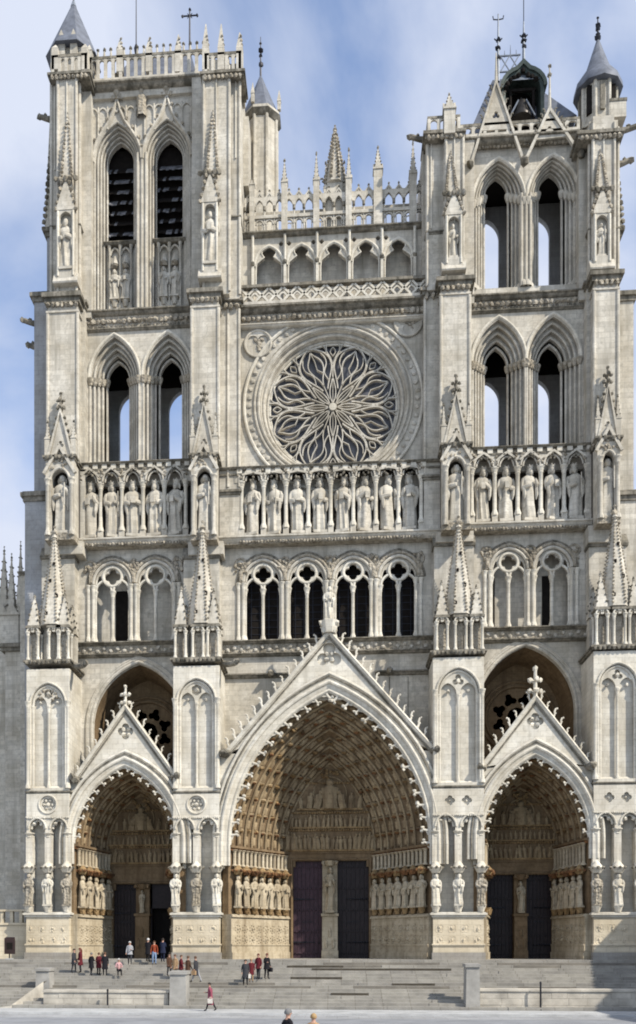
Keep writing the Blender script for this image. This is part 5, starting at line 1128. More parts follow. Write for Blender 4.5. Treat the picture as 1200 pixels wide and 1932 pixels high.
mb.cone(cxr, 5.0, 2.25, .1, zr, Z(8, 135, 5), 8, mi=SLATE); mb.cone(cxr, 5, .25, .12, Z(14, 135, 5), Z(4, 135, 5), 8, mi=LEAD); mb.tube([(cxr, 5, Z(10, 135, 5)), (cxr, 5, Z(-40, 135, 5))], .07, 6, IRON)
for s in (-1, 1):
    q = cxr + s * .5; mb.box(q - .28, q + .28, 3.25, 3.9, zr - .8, zr + .3, UP); mb.add([(q - .36, 3.2, zr + .3), (q + .36, 3.2, zr + .3), (q, 3.2, zr + 1.15), (q, 4.4, zr + .9)], [(0, 1, 2), (0, 2, 3), (1, 3, 2)], UP)
cpart('turret_roof', mb, TL['low'])
mb = MB(SLATE); mb.add([(X(180, 5), 5, zc_ + .2), (X(380, 5), 5, zc_ + .2), (X(380, 5), 9.5, zc_ + .2), (X(180, 5), 9.5, zc_ + .2), (X(255, 7.5), 7.3, zL(105, 7.3)), (X(360, 7.5), 7.3, zL(105, 7.3))], [(0, 1, 5, 4), (1, 2, 5), (2, 3, 4, 5), (3, 0, 4)], SLATE); cpart('roof', mb, TL['low'])
mb = MB(IRON); x = X(257, 7.3); mb.tube([(x, 7.3, zL(110, 7.3)), (x, 7.3, zL(-30, 7.3))], [.06, .03], 6); mb.lathe(x, 7.3, [(.14, zL(100, 7.3)), (.2, zL(92, 7.3)), (.08, zL(84, 7.3))], 8); cpart('mast', mb, TL['low'])
mb = MB(IRON); x = X(358, 7.3); zz = zL(38, 7.3); mb.tube([(x, 7.3, zL(108, 7.3)), (x, 7.3, zL(26, 7.3))], [.09, .06], 6); mb.tube([(x - .62, 7.3, zz), (x + .62, 7.3, zz)], .06, 6)
for q in ((-.62, 0), (.62, 0), (0, .5)): mb.blob((x + q[0], 7.3, zz + q[1]), .13)
for q in range(4): mb.tube([(x, 7.3, zz), (x + .28 * math.cos(PI / 4 + q * PI / 2), 7.3, zz + .28 * math.sin(PI / 4 + q * PI / 2))], .03, 5)
cpart('cross', mb, TL['low'])
# stair turret behind the left tower's right corner
mb = MB(UP); yq = 9.0; x = X(494, yq); rr = 1.35; z0, z1 = Z(470, 500, yq), Z(232, 500, yq)
mb.cone(x, yq, rr, rr, z0, z1, 8, mi=UP)
for i in range(8): an = PI / 8 + i * PI / 4; mb.tube([(x + rr * math.cos(an), yq + rr * math.sin(an), z0), (x + rr * math.cos(an), yq + rr * math.sin(an), z1 - .3)], .15, 7, UP)
mb.cone(x, yq, rr + .1, rr + .4, z1 - .4, z1, 8, mi=LEDGE); mb.cone(x, yq, rr + .3, rr + .3, z1, z1 + .3, 8, mi=UP)
mb.box(X(452, 6), X(470, 6) , 5.5, 9.5, Z(360, 460, 6), Z(230, 460, 6), UP)
for i in (5, 7): an = PI / 8 + i * PI / 4; mb.cone(x + (rr + .3) * math.cos(an), yq + (rr + .3) * math.sin(an), .2, .2, z1 + .4, z1 + 1.1, 4, mi=UP); mb.cone(x + (rr + .3) * math.cos(an), yq + (rr + .3) * math.sin(an), .24, .03, z1 + 1.1, z1 + 2.1, 4, mi=UP)
st = cpart('stair_turret', mb, TL['low'])
mb = MB(SLATE); zt_ = Z(143, 488, yq); mb.cone(x - .1, yq, rr + .25, .06, z1 + .3, zt_, 8, mi=SLATE); mb.tube([(x - .1, yq, zt_ - .2), (x - .1, yq, Z(70, 488, yq))], [.1, .03], 6, IRON)
for py, s in ((122, .24), (105, .18), (96, .24), (82, .12)): mb.blob((x - .1, yq, Z(py, 488, yq)), s, mi=IRON)
cpart('turret_roof', mb, TL['low'])

# ---- top of the right tower
mb = MB(UP); zc_ = TR['zt1']; ledge(mb, X(868, 3.6), X(1092, 3.6), 3.6, 10, zc_ + .02, .45, .45); leaves(mb, X(872, 3.7), X(1088, 3.7), 3.75, zR(270, 3.7), .17, mi=CARV)
for a, b in ((804, 872), (1092, 1170)):
    ledge3(mb, X(a, 2.3), X(b, 2.3), 2.1, 4.4, Z(252, (a + b) / 2, 2.3), .55, .25, LEDGE); leaves(mb, X(a, 2.3), X(b, 2.3), 2.0, Z(264, (a + b) / 2, 2.3), .2, mi=CARV)
cpart('cornice', mb, TR['low'])
mb = MB(UP); para(mb, X(868, 3.4), X(1094, 3.4), 3.3, 9.8, zc_ + .1, zR(228, 3.4), .85); para(mb, X(806, 2.2), X(868, 2.2), 2.0, 6, Z(252, 835, 2.2), Z(222, 835, 2.2), .8)
cpart('parapet', mb, TR['low'])
mb = MB(UP); x = X(848, 2.0); pinnacle(mb, x, 2.2, Z(255, 848, 2), Z(210, 848, 2), Z(172, 848, 2), .42, UP, CARV, 4); cpart('pinnacle', mb, TR['low'])
# openwork gables over the two upper openings
mb = MB(UP); YG2 = TR['YU'] - .75
for (ax, ay), l0, l1 in (((936, 150), (888, 305), (988, 305)), ((1037, 208), (990, 305), (1096, 300))):
    P = lambda px, py: (X(px, YG2), Z(py, 1000, YG2))
    a, t, b = P(*l0), P(ax, ay), P(*l1)
    mb.sweep([a, t, b], [(-.1, YG2 - .12), (.1, YG2 - .12), (.1, YG2 + .16), (-.1, YG2 + .16)], False, UP)
    f0 = .42; q0 = (a[0] + (t[0] - a[0]) * f0, a[1] + (t[1] - a[1]) * f0); q1 = (b[0] + (t[0] - b[0]) * f0, b[1] + (t[1] - b[1]) * f0)
    mb.plate([q0, t, q1], [foil(t[0], q0[1] + (t[1] - q0[1]) * .3, .3, 3, PI / 2)], YG2, YG2 + .15, UP)
    if ay < 200: pass
    ztp = Z(125 if ay > 200 else 95, 1000, YG2)
    mb.tube([(t[0], YG2, t[1] - .2), (t[0], YG2, ztp)], [.14, .04], 6, UP)
    if ay > 200: mb.blob((t[0], YG2, ztp - .8), .2, mi=LEDGE); mb.blob((t[0], YG2, ztp - .1), .15, mi=LEDGE)
    for i in range(1, 6):
        tt = .45 + i * .09
        for s_, p in ((-1, a), (1, b)): crocket(mb, p[0] + (t[0] - p[0]) * tt, YG2, p[1] + (t[1] - p[1]) * tt, s_ * .9, .3, .4, LEDGE)
    for p in (a, b): mb.blob((p[0], YG2 - .1, p[1]), .32, .4, .4, LEDGE)
cpart('gable', mb, TR['low'])
# corner turret with a slate cone
mb = MB(UP); yq = 4.2; x = X(1128, yq); z0, z1 = Z(252, 1128, yq), Z(168, 1128, yq); rr = 1.35
mb.cone(x, yq, rr, rr, z0, z1, 8, mi=UP)
for i in range(8):
    an = PI / 8 + i * PI / 4; mb.tube([(x + rr * math.cos(an), yq + rr * math.sin(an), z0), (x + rr * math.cos(an), yq + rr * math.sin(an), z1)], .15, 7, UP)
    am = i * PI / 4; q = Vector((x + rr * .93 * math.cos(am), yq + rr * .93 * math.sin(am), 0)); mb.box(q.x - .17, q.x + .17, q.y - .17, q.y + .17, z0 + .7, z1 - .6, DARK if i in (5, 7) else LEDGE)
mb.box(x + .55, x + 1.75, yq - 1.4, yq + .5, z0, z0 + 1.2, UP); mb.box(x + .5, x + 1.8, yq - 1.45, yq + .55, z0 + 1.2, z0 + 1.4, LEDGE)
mb.cone(x, yq, rr + .15, rr + .2, z1 - .25, z1 + .02, 8, mi=UP)
tt = cpart('corner_turret', mb, TR['low'])
mb = MB(SLATE); zt_ = Z(76, 1122, yq); mb.lathe(x, yq, [(rr + .5, z1 - .45), (rr + .45, z1), (rr * .74, z1 + 1.2), (.1, zt_), (.08, zt_ + .1)], 10, mi=SLATE); mb.tube([(x, yq, zt_), (x, yq, Z(32, 1122, yq))], [.1, .04], 6, IRON)
for py, s in ((72, .25), (67, .2), (54, .2), (48, .22), (34, .1)): mb.blob((x, yq, Z(py, 1122, yq)), s, mi=IRON)
cpart('turret_roof', mb, TR['low'])
# bell cote: slate roof, dark hooded bell opening, iron crest
yq = 6.0; P = lambda px, py, Y=yq: (X(px, Y), Y, Z(py, 1000, Y))
mb = MB(SLATE)
a, b_, c, d_ = P(884, 246), P(1082, 246), P(1082, 246), P(884, 246)
r0, r1 = P(934, 120), P(990, 118)
mb.add([a, (b_[0], 4.9, b_[2]), (b_[0], 9.6, b_[2]), (a[0], 9.6, a[2]), (r0[0], 7.2, r0[2]), (r1[0] , 7.2, r1[2])], [(0, 1, 5, 4), (1, 2, 5), (2, 3, 4, 5), (3, 0, 4)], SLATE)
rf = cpart('roof', mb, TR['low'])
mb = MB(COPPER); xc = X(985, 4.6); hwb = 1.32; zb0 = Z(228, 1000, 4.6); zsb = Z(176, 1000, 4.6); n_ = 12
oc = [(xc - hwb * 1.12, zb0)] + [(xc - hwb * 1.12 * math.cos(PI * i / n_), zsb + hwb * 1.0 * math.sin(PI * i / n_) + (.35 if i == n_ // 2 else 0)) for i in range(n_ + 1)] + [(xc + hwb * 1.12, zb0)]
mb.sweep(oc, [(-.12, 4.2), (.14, 4.1), (.14, 7.0), (-.12, 7.0)], False, COPPER)
mb.sweep(oc[1:-1], [(.1, 3.95), (.35, 3.9), (.25, 7.0), (.05, 7.0)], False, COPPER)
mb.plate(oc, [], 5.9, 6.1, DARK)  # near-black plate paints the unlit depth of the hood
for i in range(9): q = oc[2 + i]; mb.blob((q[0] * .94 + xc * .06, 4.15, q[1] - .22), .2, mi=DARK)
top = (X(988, 5.5), 5.5, Z(108, 1000, 5.5))
mb.add([(oc[3][0], 4.1, oc[3][1]), (oc[11][0], 4.1, oc[11][1]), (oc[11][0], 7, oc[11][1]), (oc[3][0], 7, oc[3][1]), top], [(0, 1, 4), (1, 2, 4), (2, 3, 4), (3, 0, 4)], LEAD)
for s in (-1, 1): mb.tube([(xc + s * .9, 4.7, zb0), (xc + s * .9, 4.7, zsb + .3)], .12, 6, DARK); mb.tube([(xc + s * 1.0, 4.5, zb0 + .3), (xc + s * .3, 4.5, zb0 + 1.6)], .07, 6, LEAD)
mb.box(xc - 1.1, xc + 1.1, 4.6, 4.8, zsb + .25, zsb + .45, DARK)
bc = cpart('bell_hood', mb, TR['low'])
mb = MB(IRON)
for px, py0, py1 in ((940, 150, 22), (988, 112, 40)):
    x, y, zz = P(px, py0, 5.5); zt_ = Z(py1, 1000, 5.5); mb.tube([(x, y, zz), (x, y, zt_)], [.13, .05], 6, LEAD)
    for t, s in ((.35, .22), (.5, .26), (.62, .2)): mb.blob((x, y, zz + (zt_ - zz) * t), s, .2, .2, IRON)
    for t in (.62,):
        for dx in (-1, 1): mb.tube([(x, y, zz + (zt_ - zz) * t - .2), (x + dx * .3, y, zz + (zt_ - zz) * t + .1)], .05, 5, IRON)
    if px == 940:
        for dx in (-1, 1): mb.tube([(x, y, zt_ - .45), (x + dx * .38, y, zt_ - .4), (x + dx * .42, y, zt_ - .15)], .045, 5, IRON)
    else: mb.tube([(x, y, zt_), (x, y, Z(-30, 1000, 5.5))], .035, 5, IRON)
for py in (102, 132): mb.tube([P(942, py, 5.5), P(982, py, 5.5)], .07, 6, LEAD)
for q in range(2):
    xa_, xb_ = 944 + q * 18, 962 + q * 18; mb.tube([P(xa_, 102, 5.5), P(xb_, 132, 5.5)], .05, 5, LEAD); mb.tube([P(xb_, 102, 5.5), P(xa_, 132, 5.5)], .05, 5, LEAD)
for px in (952, 963, 974): mb.tube([P(px, 104, 5.5), P(px, 82 if px == 963 else 92, 5.5)], [.05, .02], 5, LEAD)
cpart('roof_crest', mb, TR['low'])
mb = MB(BRONZE); zbl = zb0 + .35; mb.lathe(xc, 4.9, [(.78, zbl), (.8, zbl + .12), (.62, zbl + .5), (.5, zbl + 1.0), (.4, zbl + 1.35), (.15, zbl + 1.5), (.1, zbl + 1.75)], 16)
bell = mb.build('bell'); tag(bell, 'dark bronze bell hanging under the hooded opening on the right tower', 'bell')

# ---- nave body closing the back, north aisle at far left
mb = MB(GREY)
mb.box(X(160, 8), X(1110, 8), 7.4, 12, 0, SL['C']['zkt'] - 1, GREY); mb.box(BUT['B']['S1'] - .3, BUT['C']['S0'] + .3, 6.8, 12, 10, Z(500, 625, 7), GREY)
mb.box(X(1150, 4), X(1262, 4), 4, 14, 0, Z(1100, 1160, 4), UP)
for k in 'ABCD': b = BUT[k]; mb.box(b['X0'] + .1, b['X1'] - .1, 3.9, 10, 0, b['zmid'], GREY)
cpart('wall', mb)
mb = MB(UP)
mb.box(X(-60, 9), X(60, 9), 9, 20, 0, Z(1228, 30, 9), UP); mb.box(X(10, 7.5), X(60, 7.5), 7.5, 9.5, 0, Z(1226, 30, 7.5), UP); ledge3(mb, X(6, 7.5), X(60, 7.5), 7.4, 9.5, Z(1216, 30, 7.5), .6, .3, LEDGE)
mb.box(X(42, 7), X(100, 7), 6.5, 9, 0, Z(1085, 60, 7), UP); ledge3(mb, X(42, 7), X(100, 7), 6.5, 9, Z(1083, 60, 7), .3, .2, LEDGE)
ai = cpart('aisle', mb)
for px, ty, r_ in ((8, 1032, .55), (22, 1045, .5), (39, 1022, .45), (27, 1128, .6)):
    mb = MB(UP); pinnacle(mb, X(px, 9.5), 9.5, Z(1230, px, 9.5), Z(1165, px, 9.5), Z(ty, px, 9.5), r_, UP, LEDGE, 7); cpart('pinnacle', mb, ai)

# ------------------------------------------------------------------ things in front of the building
def wall_thing(name, mb, label, cat, mats, group=None): return tag(mb.build(name, mats=mats), label, cat, group)
M_PIER = concrete('grey_pier_stone', (0.33, 0.315, 0.285), .9, None, .3)
MW = [M_PALE, M_PIER, M_STEP, M_IRON]
# low retaining walls in front of the flights
def low_wall(px0, px1, Y_, py_top, label):
    mb = MB(0); x0, x1 = X(px0, Y_), X(px1, Y_); zt = Z(py_top, (px0 + px1) / 2, Y_); x = x0
    rows = 3; hh = (zt - .16) / rows
    for r_ in range(rows):
        x = x0
        while x < x1 - .01:
            wd = min(random.uniform(.9, 1.7), x1 - x); j = random.uniform(-.012, .012); mb.box(x, x + wd - .014, Y_ + j, Y_ + .7, r_ * hh, (r_ + 1) * hh - .014, 0); x += wd
    mb.box(x0 + .05, x1 - .05, Y_ + .04, Y_ + .66, 0, zt - .1, 0); mb.box(x0 - .05, x1 + .05, Y_ - .08, Y_ + .78, zt - .16, zt, 0, .03)
    return wall_thing('retaining_wall', mb, label, 'wall', MW, 'low walls along the steps')
low_wall(82, 318, -12.6, 1868, 'low pale stone wall in front of the steps below the left portal')
low_wall(906, 1260, -12.6, 1866, 'low pale stone wall in front of the steps below the right portal')
def pier(px0, px1, Y_, Yb, py_top, label):
    mb = MB(1); x0, x1 = X(px0, Y_), X(px1, Y_); zt = Z(py_top, (px0 + px1) / 2, Y_)
    vs = [(x0, Y_, 0), (x1 + .04, Y_, 0), (x1 + .04, Yb, 0), (x0, Yb, 0), (x0 + .05, Y_ + .05, zt - .2), (x1, Y_ + .05, zt - .2), (x1, Yb - .05, zt - .2), (x0 + .05, Yb - .05, zt - .2)]
    mb.add(vs, [(0, 1, 5, 4), (1, 2, 6, 5), (2, 3, 7, 6), (3, 0, 4, 7)], 1)
    mb.box(x0 - .03, x1 + .07, Y_ - .05, Yb + .03, zt - .22, zt, 1, .05)
    return wall_thing('stone_pier', mb, label, 'stone pier', MW, 'squat piers flanking the steps')
pier(319, 350, -12.9, -11.4, 1832, 'squat grey stone pier at the right end of the left low wall')
pier(66, 92, -9.6, -8.4, 1826, 'smaller grey stone pier up the steps near the left edge')
pier(879, 905, -12.9, -11.6, 1818, 'squat grey stone pier left of the right low wall casting a shadow')
for px, py0, lab in ((203, 1866, 'thin dark iron post standing before the left low wall'), (1020, 1852, 'thin dark iron post standing before the right low wall')):
    mb = MB(3); x = X(px, -13.1); zt = Z(py0, px, -13.1); mb.lathe(x, -13.1, [(.12, .12), (.12, .2), (.055, .24), (.055, zt - .12), (.075, zt - .1), (.05, zt)], 10); wall_thing('iron_post', mb, lab, 'post', MW, 'iron posts before the low walls')
# sloping coping at the far left
mb = MB(0)
p = [(X(-30, -13.4), -13.4), (X(40, -13.4), -13.4), (X(84, -10.5), -10.5), (X(40, -10.5), -10.5)]
mb.add([(X(-40, -13), -13.3, 0), (X(20, -13.3), -13.3, .25), (X(82, -11), -11, 1.7), (X(82, -11), -10.2, 1.7), (X(20, -12.4), -12.4, .25), (X(-40, -12.4), -12.4, 0), (X(20, -13.3), -13.3, 0), (X(82, -11), -11, 0)], [(0, 1, 4, 5), (1, 2, 3, 4), (0, 6, 1), (6, 7, 2, 1)], 0)
wall_thing('ramp_wall', mb, 'pale sloping stone coping rising to the low wall at the far left', 'wall', MW)
# boundary wall with an arcaded top at the left edge
mb = MB(0); yq = 1.0; x0, x1 = X(-50, yq), X(56, yq); z0, z1 = Z(1745, 25, yq), Z(1716, 25, yq)
mb.box(x0, x1, yq, yq + .8, 2, z0, 0); mb.box(x0, x1, yq - .1, yq + .9, z0, z0 + .16, 0); mb.box(x0, x1, yq, yq + .6, z1 - .15, z1, 0)
n_ = 6
for i in range(n_ + 1): q = x0 + i * (x1 - x0) / n_; mb.box(q - .12, q + .12, yq + .1, yq + .5, z0 + .16, z1 - .15, 0)
wall_thing('parapet_wall', mb, 'pale stone wall with pierced arcaded parapet left of the front', 'wall', [S_PLINTH])
MS = [M_DARK, plain('brown_notice', (.035, .02, .018), .6), M_IRON, M_KERB]
sg = tag(empty('notice_board', (X(18, -2), -2, step_z(-2))), 'dark brown notice board on a thin post by the left wall', 'notice board')
def tpart(name, mb, root, mats):
    o = mb.build(name, mats=mats); o.parent = root; return o
zt = Z(1768, 18, -2) - step_z(-2); zb = Z(1800, 18, -2) - step_z(-2)
mb = MB(1); mb.plate([(-.38, zb), (-.38, zt - .1), (-.25, zt), (.38, zt), (.42, zt - .3), (.42, zb)], [], -.07, .07, 1); mb.box(-.2, .25, -.085, -.072, zb + .35, zb + .85, 0); tpart('board', mb, sg, MS)
mb = MB(2); mb.tube([(0, 0, 0), (0, 0, zb)], .05, 7); mb.box(-.25, .25, -.2, .2, 0, .08, 3); tpart('post', mb, sg, MS)
# pinkish building beyond the north side, and the house to the right whose shadow falls on the corner
M_BRICK = concrete('pink_plaster', (.30, .22, .21), .5); M_WIN = plain('window_glass', (.05, .06, .07), .2); M_TILE = plain('roof_tile', (.16, .12, .11), .8); M_PLAS = concrete('cream_plaster', (.5, .46, .4), .5)
def house(name, x0, x1, y0, y1, h, rh, mats, label, wins):
    root = tag(empty(name, ((x0 + x1) / 2, (y0 + y1) / 2, 0)), label, 'house'); ox, oy = (x0 + x1) / 2, (y0 + y1) / 2
    mb = MB(0); mb.box(x0 - ox, x1 - ox, y0 - oy, y1 - oy, 0, h); mb.box(x0 - ox - .2, x1 - ox + .2, y0 - oy - .2, y1 - oy + .2, h - .3, h); tpart('wall', mb, root, mats)
    mb = MB(1); a, b, c, d_ = x0 - ox - .4, x1 - ox + .4, y0 - oy - .4, y1 - oy + .4
    mb.add([(a, c, h), (b, c, h), (b, d_, h), (a, d_, h), (0, c + rh * .8, h + rh), (0, d_ - rh * .8, h + rh)], [(0, 1, 4), (1, 2, 5, 4), (2, 3, 5), (3, 0, 4, 5)], 1); rf = tpart('roof', mb, root, mats)
    for (fx, fy, fz, ax) in wins:
        mb = MB(2)
        if ax == 'y': mb.box(fx - .5 , fx + .5, fy - .06, fy + .05, fz, fz + 1.7, 2); fr = MB(3); fr.plate(rect(fx - .62, fx + .62, fz - .12, fz + 1.82), [rect(fx - .5, fx + .5, fz, fz + 1.7)], fy - .12, fy + .02, 3)
        else: mb.box(fx - .06, fx + .05, fy - .5, fy + .5, fz, fz + 1.7, 2); fr = MB(3); fr.box(fx - .14, fx - .02, fy - .65, fy + .65, fz - .15, fz - .02, 3); fr.box(fx - .14, fx - .02, fy - .65, fy + .65, fz + 1.72, fz + 1.84, 3)
        wo_ = tpart('window', fr, root, mats); pn = mb.build('pane', mats=mats); pn.parent = wo_
    return root
house('town_house', X(-160, 26), X(14, 26), 26, 40, Z(1235, 5, 26), 4, [M_BRICK, M_TILE, M_WIN, M_PALE], 'pinkish plastered house glimpsed past the left edge of the cathedral', [(x, -7, zz, 'y') for x in (-3, 0, 2.0) for zz in (4, 8, 12)])
house('corner_house', 30.5, 42, -34, -4, 15.0, 4.5, [M_PLAS, M_TILE, M_WIN, M_PALE], 'cream house right of the square whose shadow falls across the lower right steps', [(-5.75, y, zz, 'x') for y in (-12, -8, -4, 0, 4, 8, 12) for zz in (2, 5.5, 9)])

# ------------------------------------------------------------------ people
def cloth(name, c, var=.25): return plain('cloth_' + name, c, .9, 0, var, 14, .1)
M_SKIN = plain('skin', (.48, .28, .2), .6, 0, .08, 20); CL = dict(black=cloth('black', (.018, .017, .02)), charcoal=cloth('charcoal', (.05, .05, .055)), brown=cloth('brown', (.09, .05, .032)), maroon=cloth('maroon', (.12, .022, .028)), plum=cloth('plum', (.26, .07, .10)), tan=cloth('tan', (.38, .25, .14)), grey=cloth('grey', (.34, .34, .35)), orange=cloth('orange', (.26, .06, .03)), denim=cloth('denim', (.22, .30, .44)), navy=cloth('navy', (.022, .026, .05)), pink=cloth('pink', (.55, .32, .32)), cream=cloth('cream', (.6, .56, .5)))
HAIR = dict(dark=plain('dark_hair', (.025, .018, .014), .6), brown=plain('brown_hair', (.10, .05, .025), .6), red=plain('auburn_hair', (.13, .035, .02), .6), white=plain('white_hair', (.62, .6, .57), .7), blond=plain('blond_hair', (.40, .26, .12), .6), grey=plain('grey_hair', (.17, .165, .16), .7))
def person(label, px, py, Y_, h, face, top, legs, hair, coat=None, longh=False, pose='stand', bag=None, seed=0, bald=False):
    "px, py = the feet in the photo on the plane Y_; face = turn about the vertical (0 looks at the viewer)"
    rnd = random.Random(seed); x = X(px, Y_); zf = step_z(Y_) + .015 if Y_ > -13.2 else (.125 if Y_ > -16.4 else ground_z(Y_) + .005)
    s = h / 1.75
    st = rnd.uniform(.02, .12) if pose == 'stand' else .3 if pose == 'walk' else .05
    J = {}; E = []
    def j(n, p, r, par=None, reg='top'):
        J[n] = (Vector(p) * s, r * s, reg)
        if par: E.append((par, n, reg))
    lean = -.03 if pose != 'walk' else -.08
    hz = .93
    if pose == 'sit': hz = .42
    j('pel', (0, 0, hz), .135, None, 'legs'); j('wst', (0, lean * .3, hz + .17), .125, 'pel', 'top'); j('chs', (0, lean * .7, hz + .37), .15, 'wst'); j('nbs', (0, lean, hz + .53), .07, 'chs'); j('nck', (0, lean - .01, hz + .60), .052, 'nbs', 'skin'); j('hd1', (0, lean - .025, hz + .69), .085, 'nck', 'skin'); j('hd2', (0, lean - .02, hz + .76), .088, 'hd1', 'skin')
    hands = []
    for sg, n in ((-1, 'l'), (1, 'r')):
        if pose == 'sit':
            j('hp' + n, (sg * .09, -.02, hz - .01), .1, 'pel', 'legs'); j('kn' + n, (sg * .12, -.42, hz + .02), .07, 'hp' + n, 'legs'); j('an' + n, (sg * .12, -.4, .08), .045, 'kn' + n, 'legs'); j('to' + n, (sg * .13, -.57, .04), .04, 'an' + n, 'shoe')
        else:
            f = sg * st
            j('hp' + n, (sg * .09, 0, .86), .105, 'pel', 'legs'); j('kn' + n, (sg * .105, -f * .5 - .03, .48), .068, 'hp' + n, 'legs'); j('an' + n, (sg * .11, -f + .02, .085), .045, 'kn' + n, 'legs'); j('to' + n, (sg * .125, -f - .14, .035), .036, 'an' + n, 'shoe')
        q = rnd.uniform(-.05, .15) + (sg * -.18 if pose == 'walk' else 0); up = rnd.random() < .35 or pose == 'sit'
        j('sh' + n, (sg * .175, lean, hz + .475), .068, 'nbs'); j('el' + n, (sg * .24, lean + .03 - q * .5, hz + .2), .052, 'sh' + n)
        wr = (sg * .14, lean - .24, hz + .22) if up else (sg * .25, lean - .08 - q, hz - .05)
        j('wr' + n, wr, .034, 'el' + n); hands.append((Vector(wr) * s, (Vector(wr) - Vector(J['el' + n][0]) / s).normalized(), sg))
    me = bpy.data.meshes.new('body'); names = list(J); me.from_pydata([J[n][0] for n in names], [(names.index(a), names.index(b)) for a, b, _ in E], [])
    tmp = bpy.data.objects.new('tmp', me); COL.objects.link(tmp)
    sk = tmp.modifiers.new('skin', 'SKIN'); sk.use_smooth_shade = True
    for i, n in enumerate(names): v = me.skin_vertices[0].data[i]; v.radius = (J[n][1], J[n][1] * (.8 if n in ('chs', 'wst', 'pel') else 1)); v.use_root = n == 'pel'
    sb = tmp.modifiers.new('sub', 'SUBSURF'); sb.levels = 1
    dg = bpy.context.evaluated_depsgraph_get(); ev = tmp.evaluated_get(dg); m2 = ev.to_mesh()
    mb = MB(0); V = [v.co.copy() for v in m2.vertices]; regs = {'skin': 0, 'top': 1, 'legs': 2, 'shoe': 3}
    segs = [(J[a][0], J[b][0], regs[r]) for a, b, r in E]
    faces = {0: [], 1: [], 2: [], 3: []}
    for p in m2.polygons:
        c = p.center; best = None
        for a, b, r in segs:
            ab = b - a; t = max(0, min(1, (c - a).dot(ab) / ab.length_squared)); dd = (a + ab * t - c).length
            if best is None or dd < best[0]: best = (dd, r)
        faces[best[1]].append(tuple(p.vertices))
    mb.v = [tuple(v) for v in V]
    for r, fs in faces.items():
        for f in fs: mb.f.append(f); mb.m.append(r)
    ev.to_mesh_clear(); bpy.data.objects.remove(tmp); bpy.data.meshes.remove(me)
    for w_, dr, sg in hands:      # palm, four fingers, thumb
        side = Vector((0, 1, 0)) if abs(dr.y) < .7 else Vector((1, 0, 0)); side = (side - dr * side.dot(dr)).normalized(); cur = dr.cross(side) * sg
        mb.tube([w_, w_ + dr * .05 * s, w_ + dr * .09 * s], [.026 * s, .038 * s, .034 * s], 7, 0)
        for k, ln in enumerate((.065, .078, .072, .055)):
            b0 = w_ + dr * .085 * s + side * (k - 1.5) * .019 * s; mb.tube([b0, b0 + dr * ln * .5 * s, b0 + dr * ln * .85 * s + cur * .02 * s], [.0095 * s, .0085 * s, .007 * s], 5, 0)
        b0 = w_ + dr * .03 * s - side * .032 * s; mb.tube([b0, b0 + (dr * .03 - side * .022) * s, b0 + (dr * .06 - side * .024) * s], [.011 * s, .01 * s, .008 * s], 5, 0)
    hc = (J['hd1'][0] + J['hd2'][0]) / 2
    mb.tube([hc + Vector((0, -.085, .015)) * s, hc + Vector((0, -.112, -.02)) * s, hc + Vector((0, -.09, -.03)) * s], [.008 * s, .017 * s, .01 * s], 6, 0)
    for sg in (-1, 1):
        mb.blob(hc + Vector((sg * .092, .005, -.01)) * s, .014 * s, .026 * s, .034 * s, 0, 0)
        mb.blob(hc + Vector((sg * .034, -.082, .018)) * s, .015 * s, .01 * s, .009 * s, 3, 0)
    mb.blob(hc + Vector((0, -.085, -.06)) * s, .026 * s, .008 * s, .007 * s, 4, 0)
    M_SHOE = CL['black']; root = mb.build('person', mats=[M_SKIN, CL[top], CL[legs], M_SHOE, CL['maroon']], smooth=60)
    root.location = (x, Y_, zf); root.rotation_euler = (0, 0, face); tag(root, label, 'person', 'people on the cathedral steps' if Y_ > -14 else None)
    # hair
    hb = MB(0); n1, n2 = 14, 8
    vs = []
    for a in range(n2 + 1):
        th = PI * .62 * a / n2
        for i in range(n1):
            an = 2 * PI * i / n1; front = max(0, -math.sin(an)); tt = th * (1 - .42 * front)
            if bald: tt = th * (1 - .42 * front)
            wob = 1 + .05 * math.sin(5 * an + a * 2 + seed)
            vs.append(hc + Vector((.103 * math.sin(tt) * math.cos(an) * wob, .108 * math.sin(tt) * math.sin(an) * wob + .008, .118 * math.cos(tt) + .012)) * s)
    hb.add(vs, [(a * n1 + i, a * n1 + (i + 1) % n1, (a + 1) * n1 + (i + 1) % n1, (a + 1) * n1 + i) for a in range(n2) for i in range(n1)])
    if longh: hb.tube([hc + Vector((0, .05, .03)) * s, hc + Vector((0, .085, -.08)) * s, hc + Vector((0, .09, -.2)) * s, hc + Vector((0, .085, -.3)) * s], [.085 * s, .1 * s, .095 * s, .05 * s], 9)
    ho = hb.build('hair', mats=[HAIR[hair]], smooth=70); ho.parent = root
    if coat:
        cb = MB(0); n = 18; vs = []
        zz = [(hz + .46, .2, .13), (hz + .36, .205, .15), (hz + .15, .185, .145), (hz - .05, .2, .155), (hz - .05 - coat * .5, .215, .175), (hz - .05 - coat, .235, .2)] if pose != 'sit' else [(hz + .46, .2, .13), (hz + .3, .2, .15), (hz + .1, .2, .17), (hz - .1, .23, .22)]
        for q, ra, rb in zz:
            for i in range(n):
                an = 2 * PI * i / n; wv = 1 + .04 * math.sin(5 * an + seed) * (1 if q < hz else .3); vs.append(Vector((ra * math.cos(an) * wv, rb * math.sin(an) * wv + lean * .6, q)) * s)
        cb.add(vs, [(a * n + i, a * n + (i + 1) % n, (a + 1) * n + (i + 1) % n, (a + 1) * n + i) for a in range(len(zz) - 1) for i in range(n)])
        co = cb.build('coat', mats=[CL[top]], smooth=60); co.parent = root
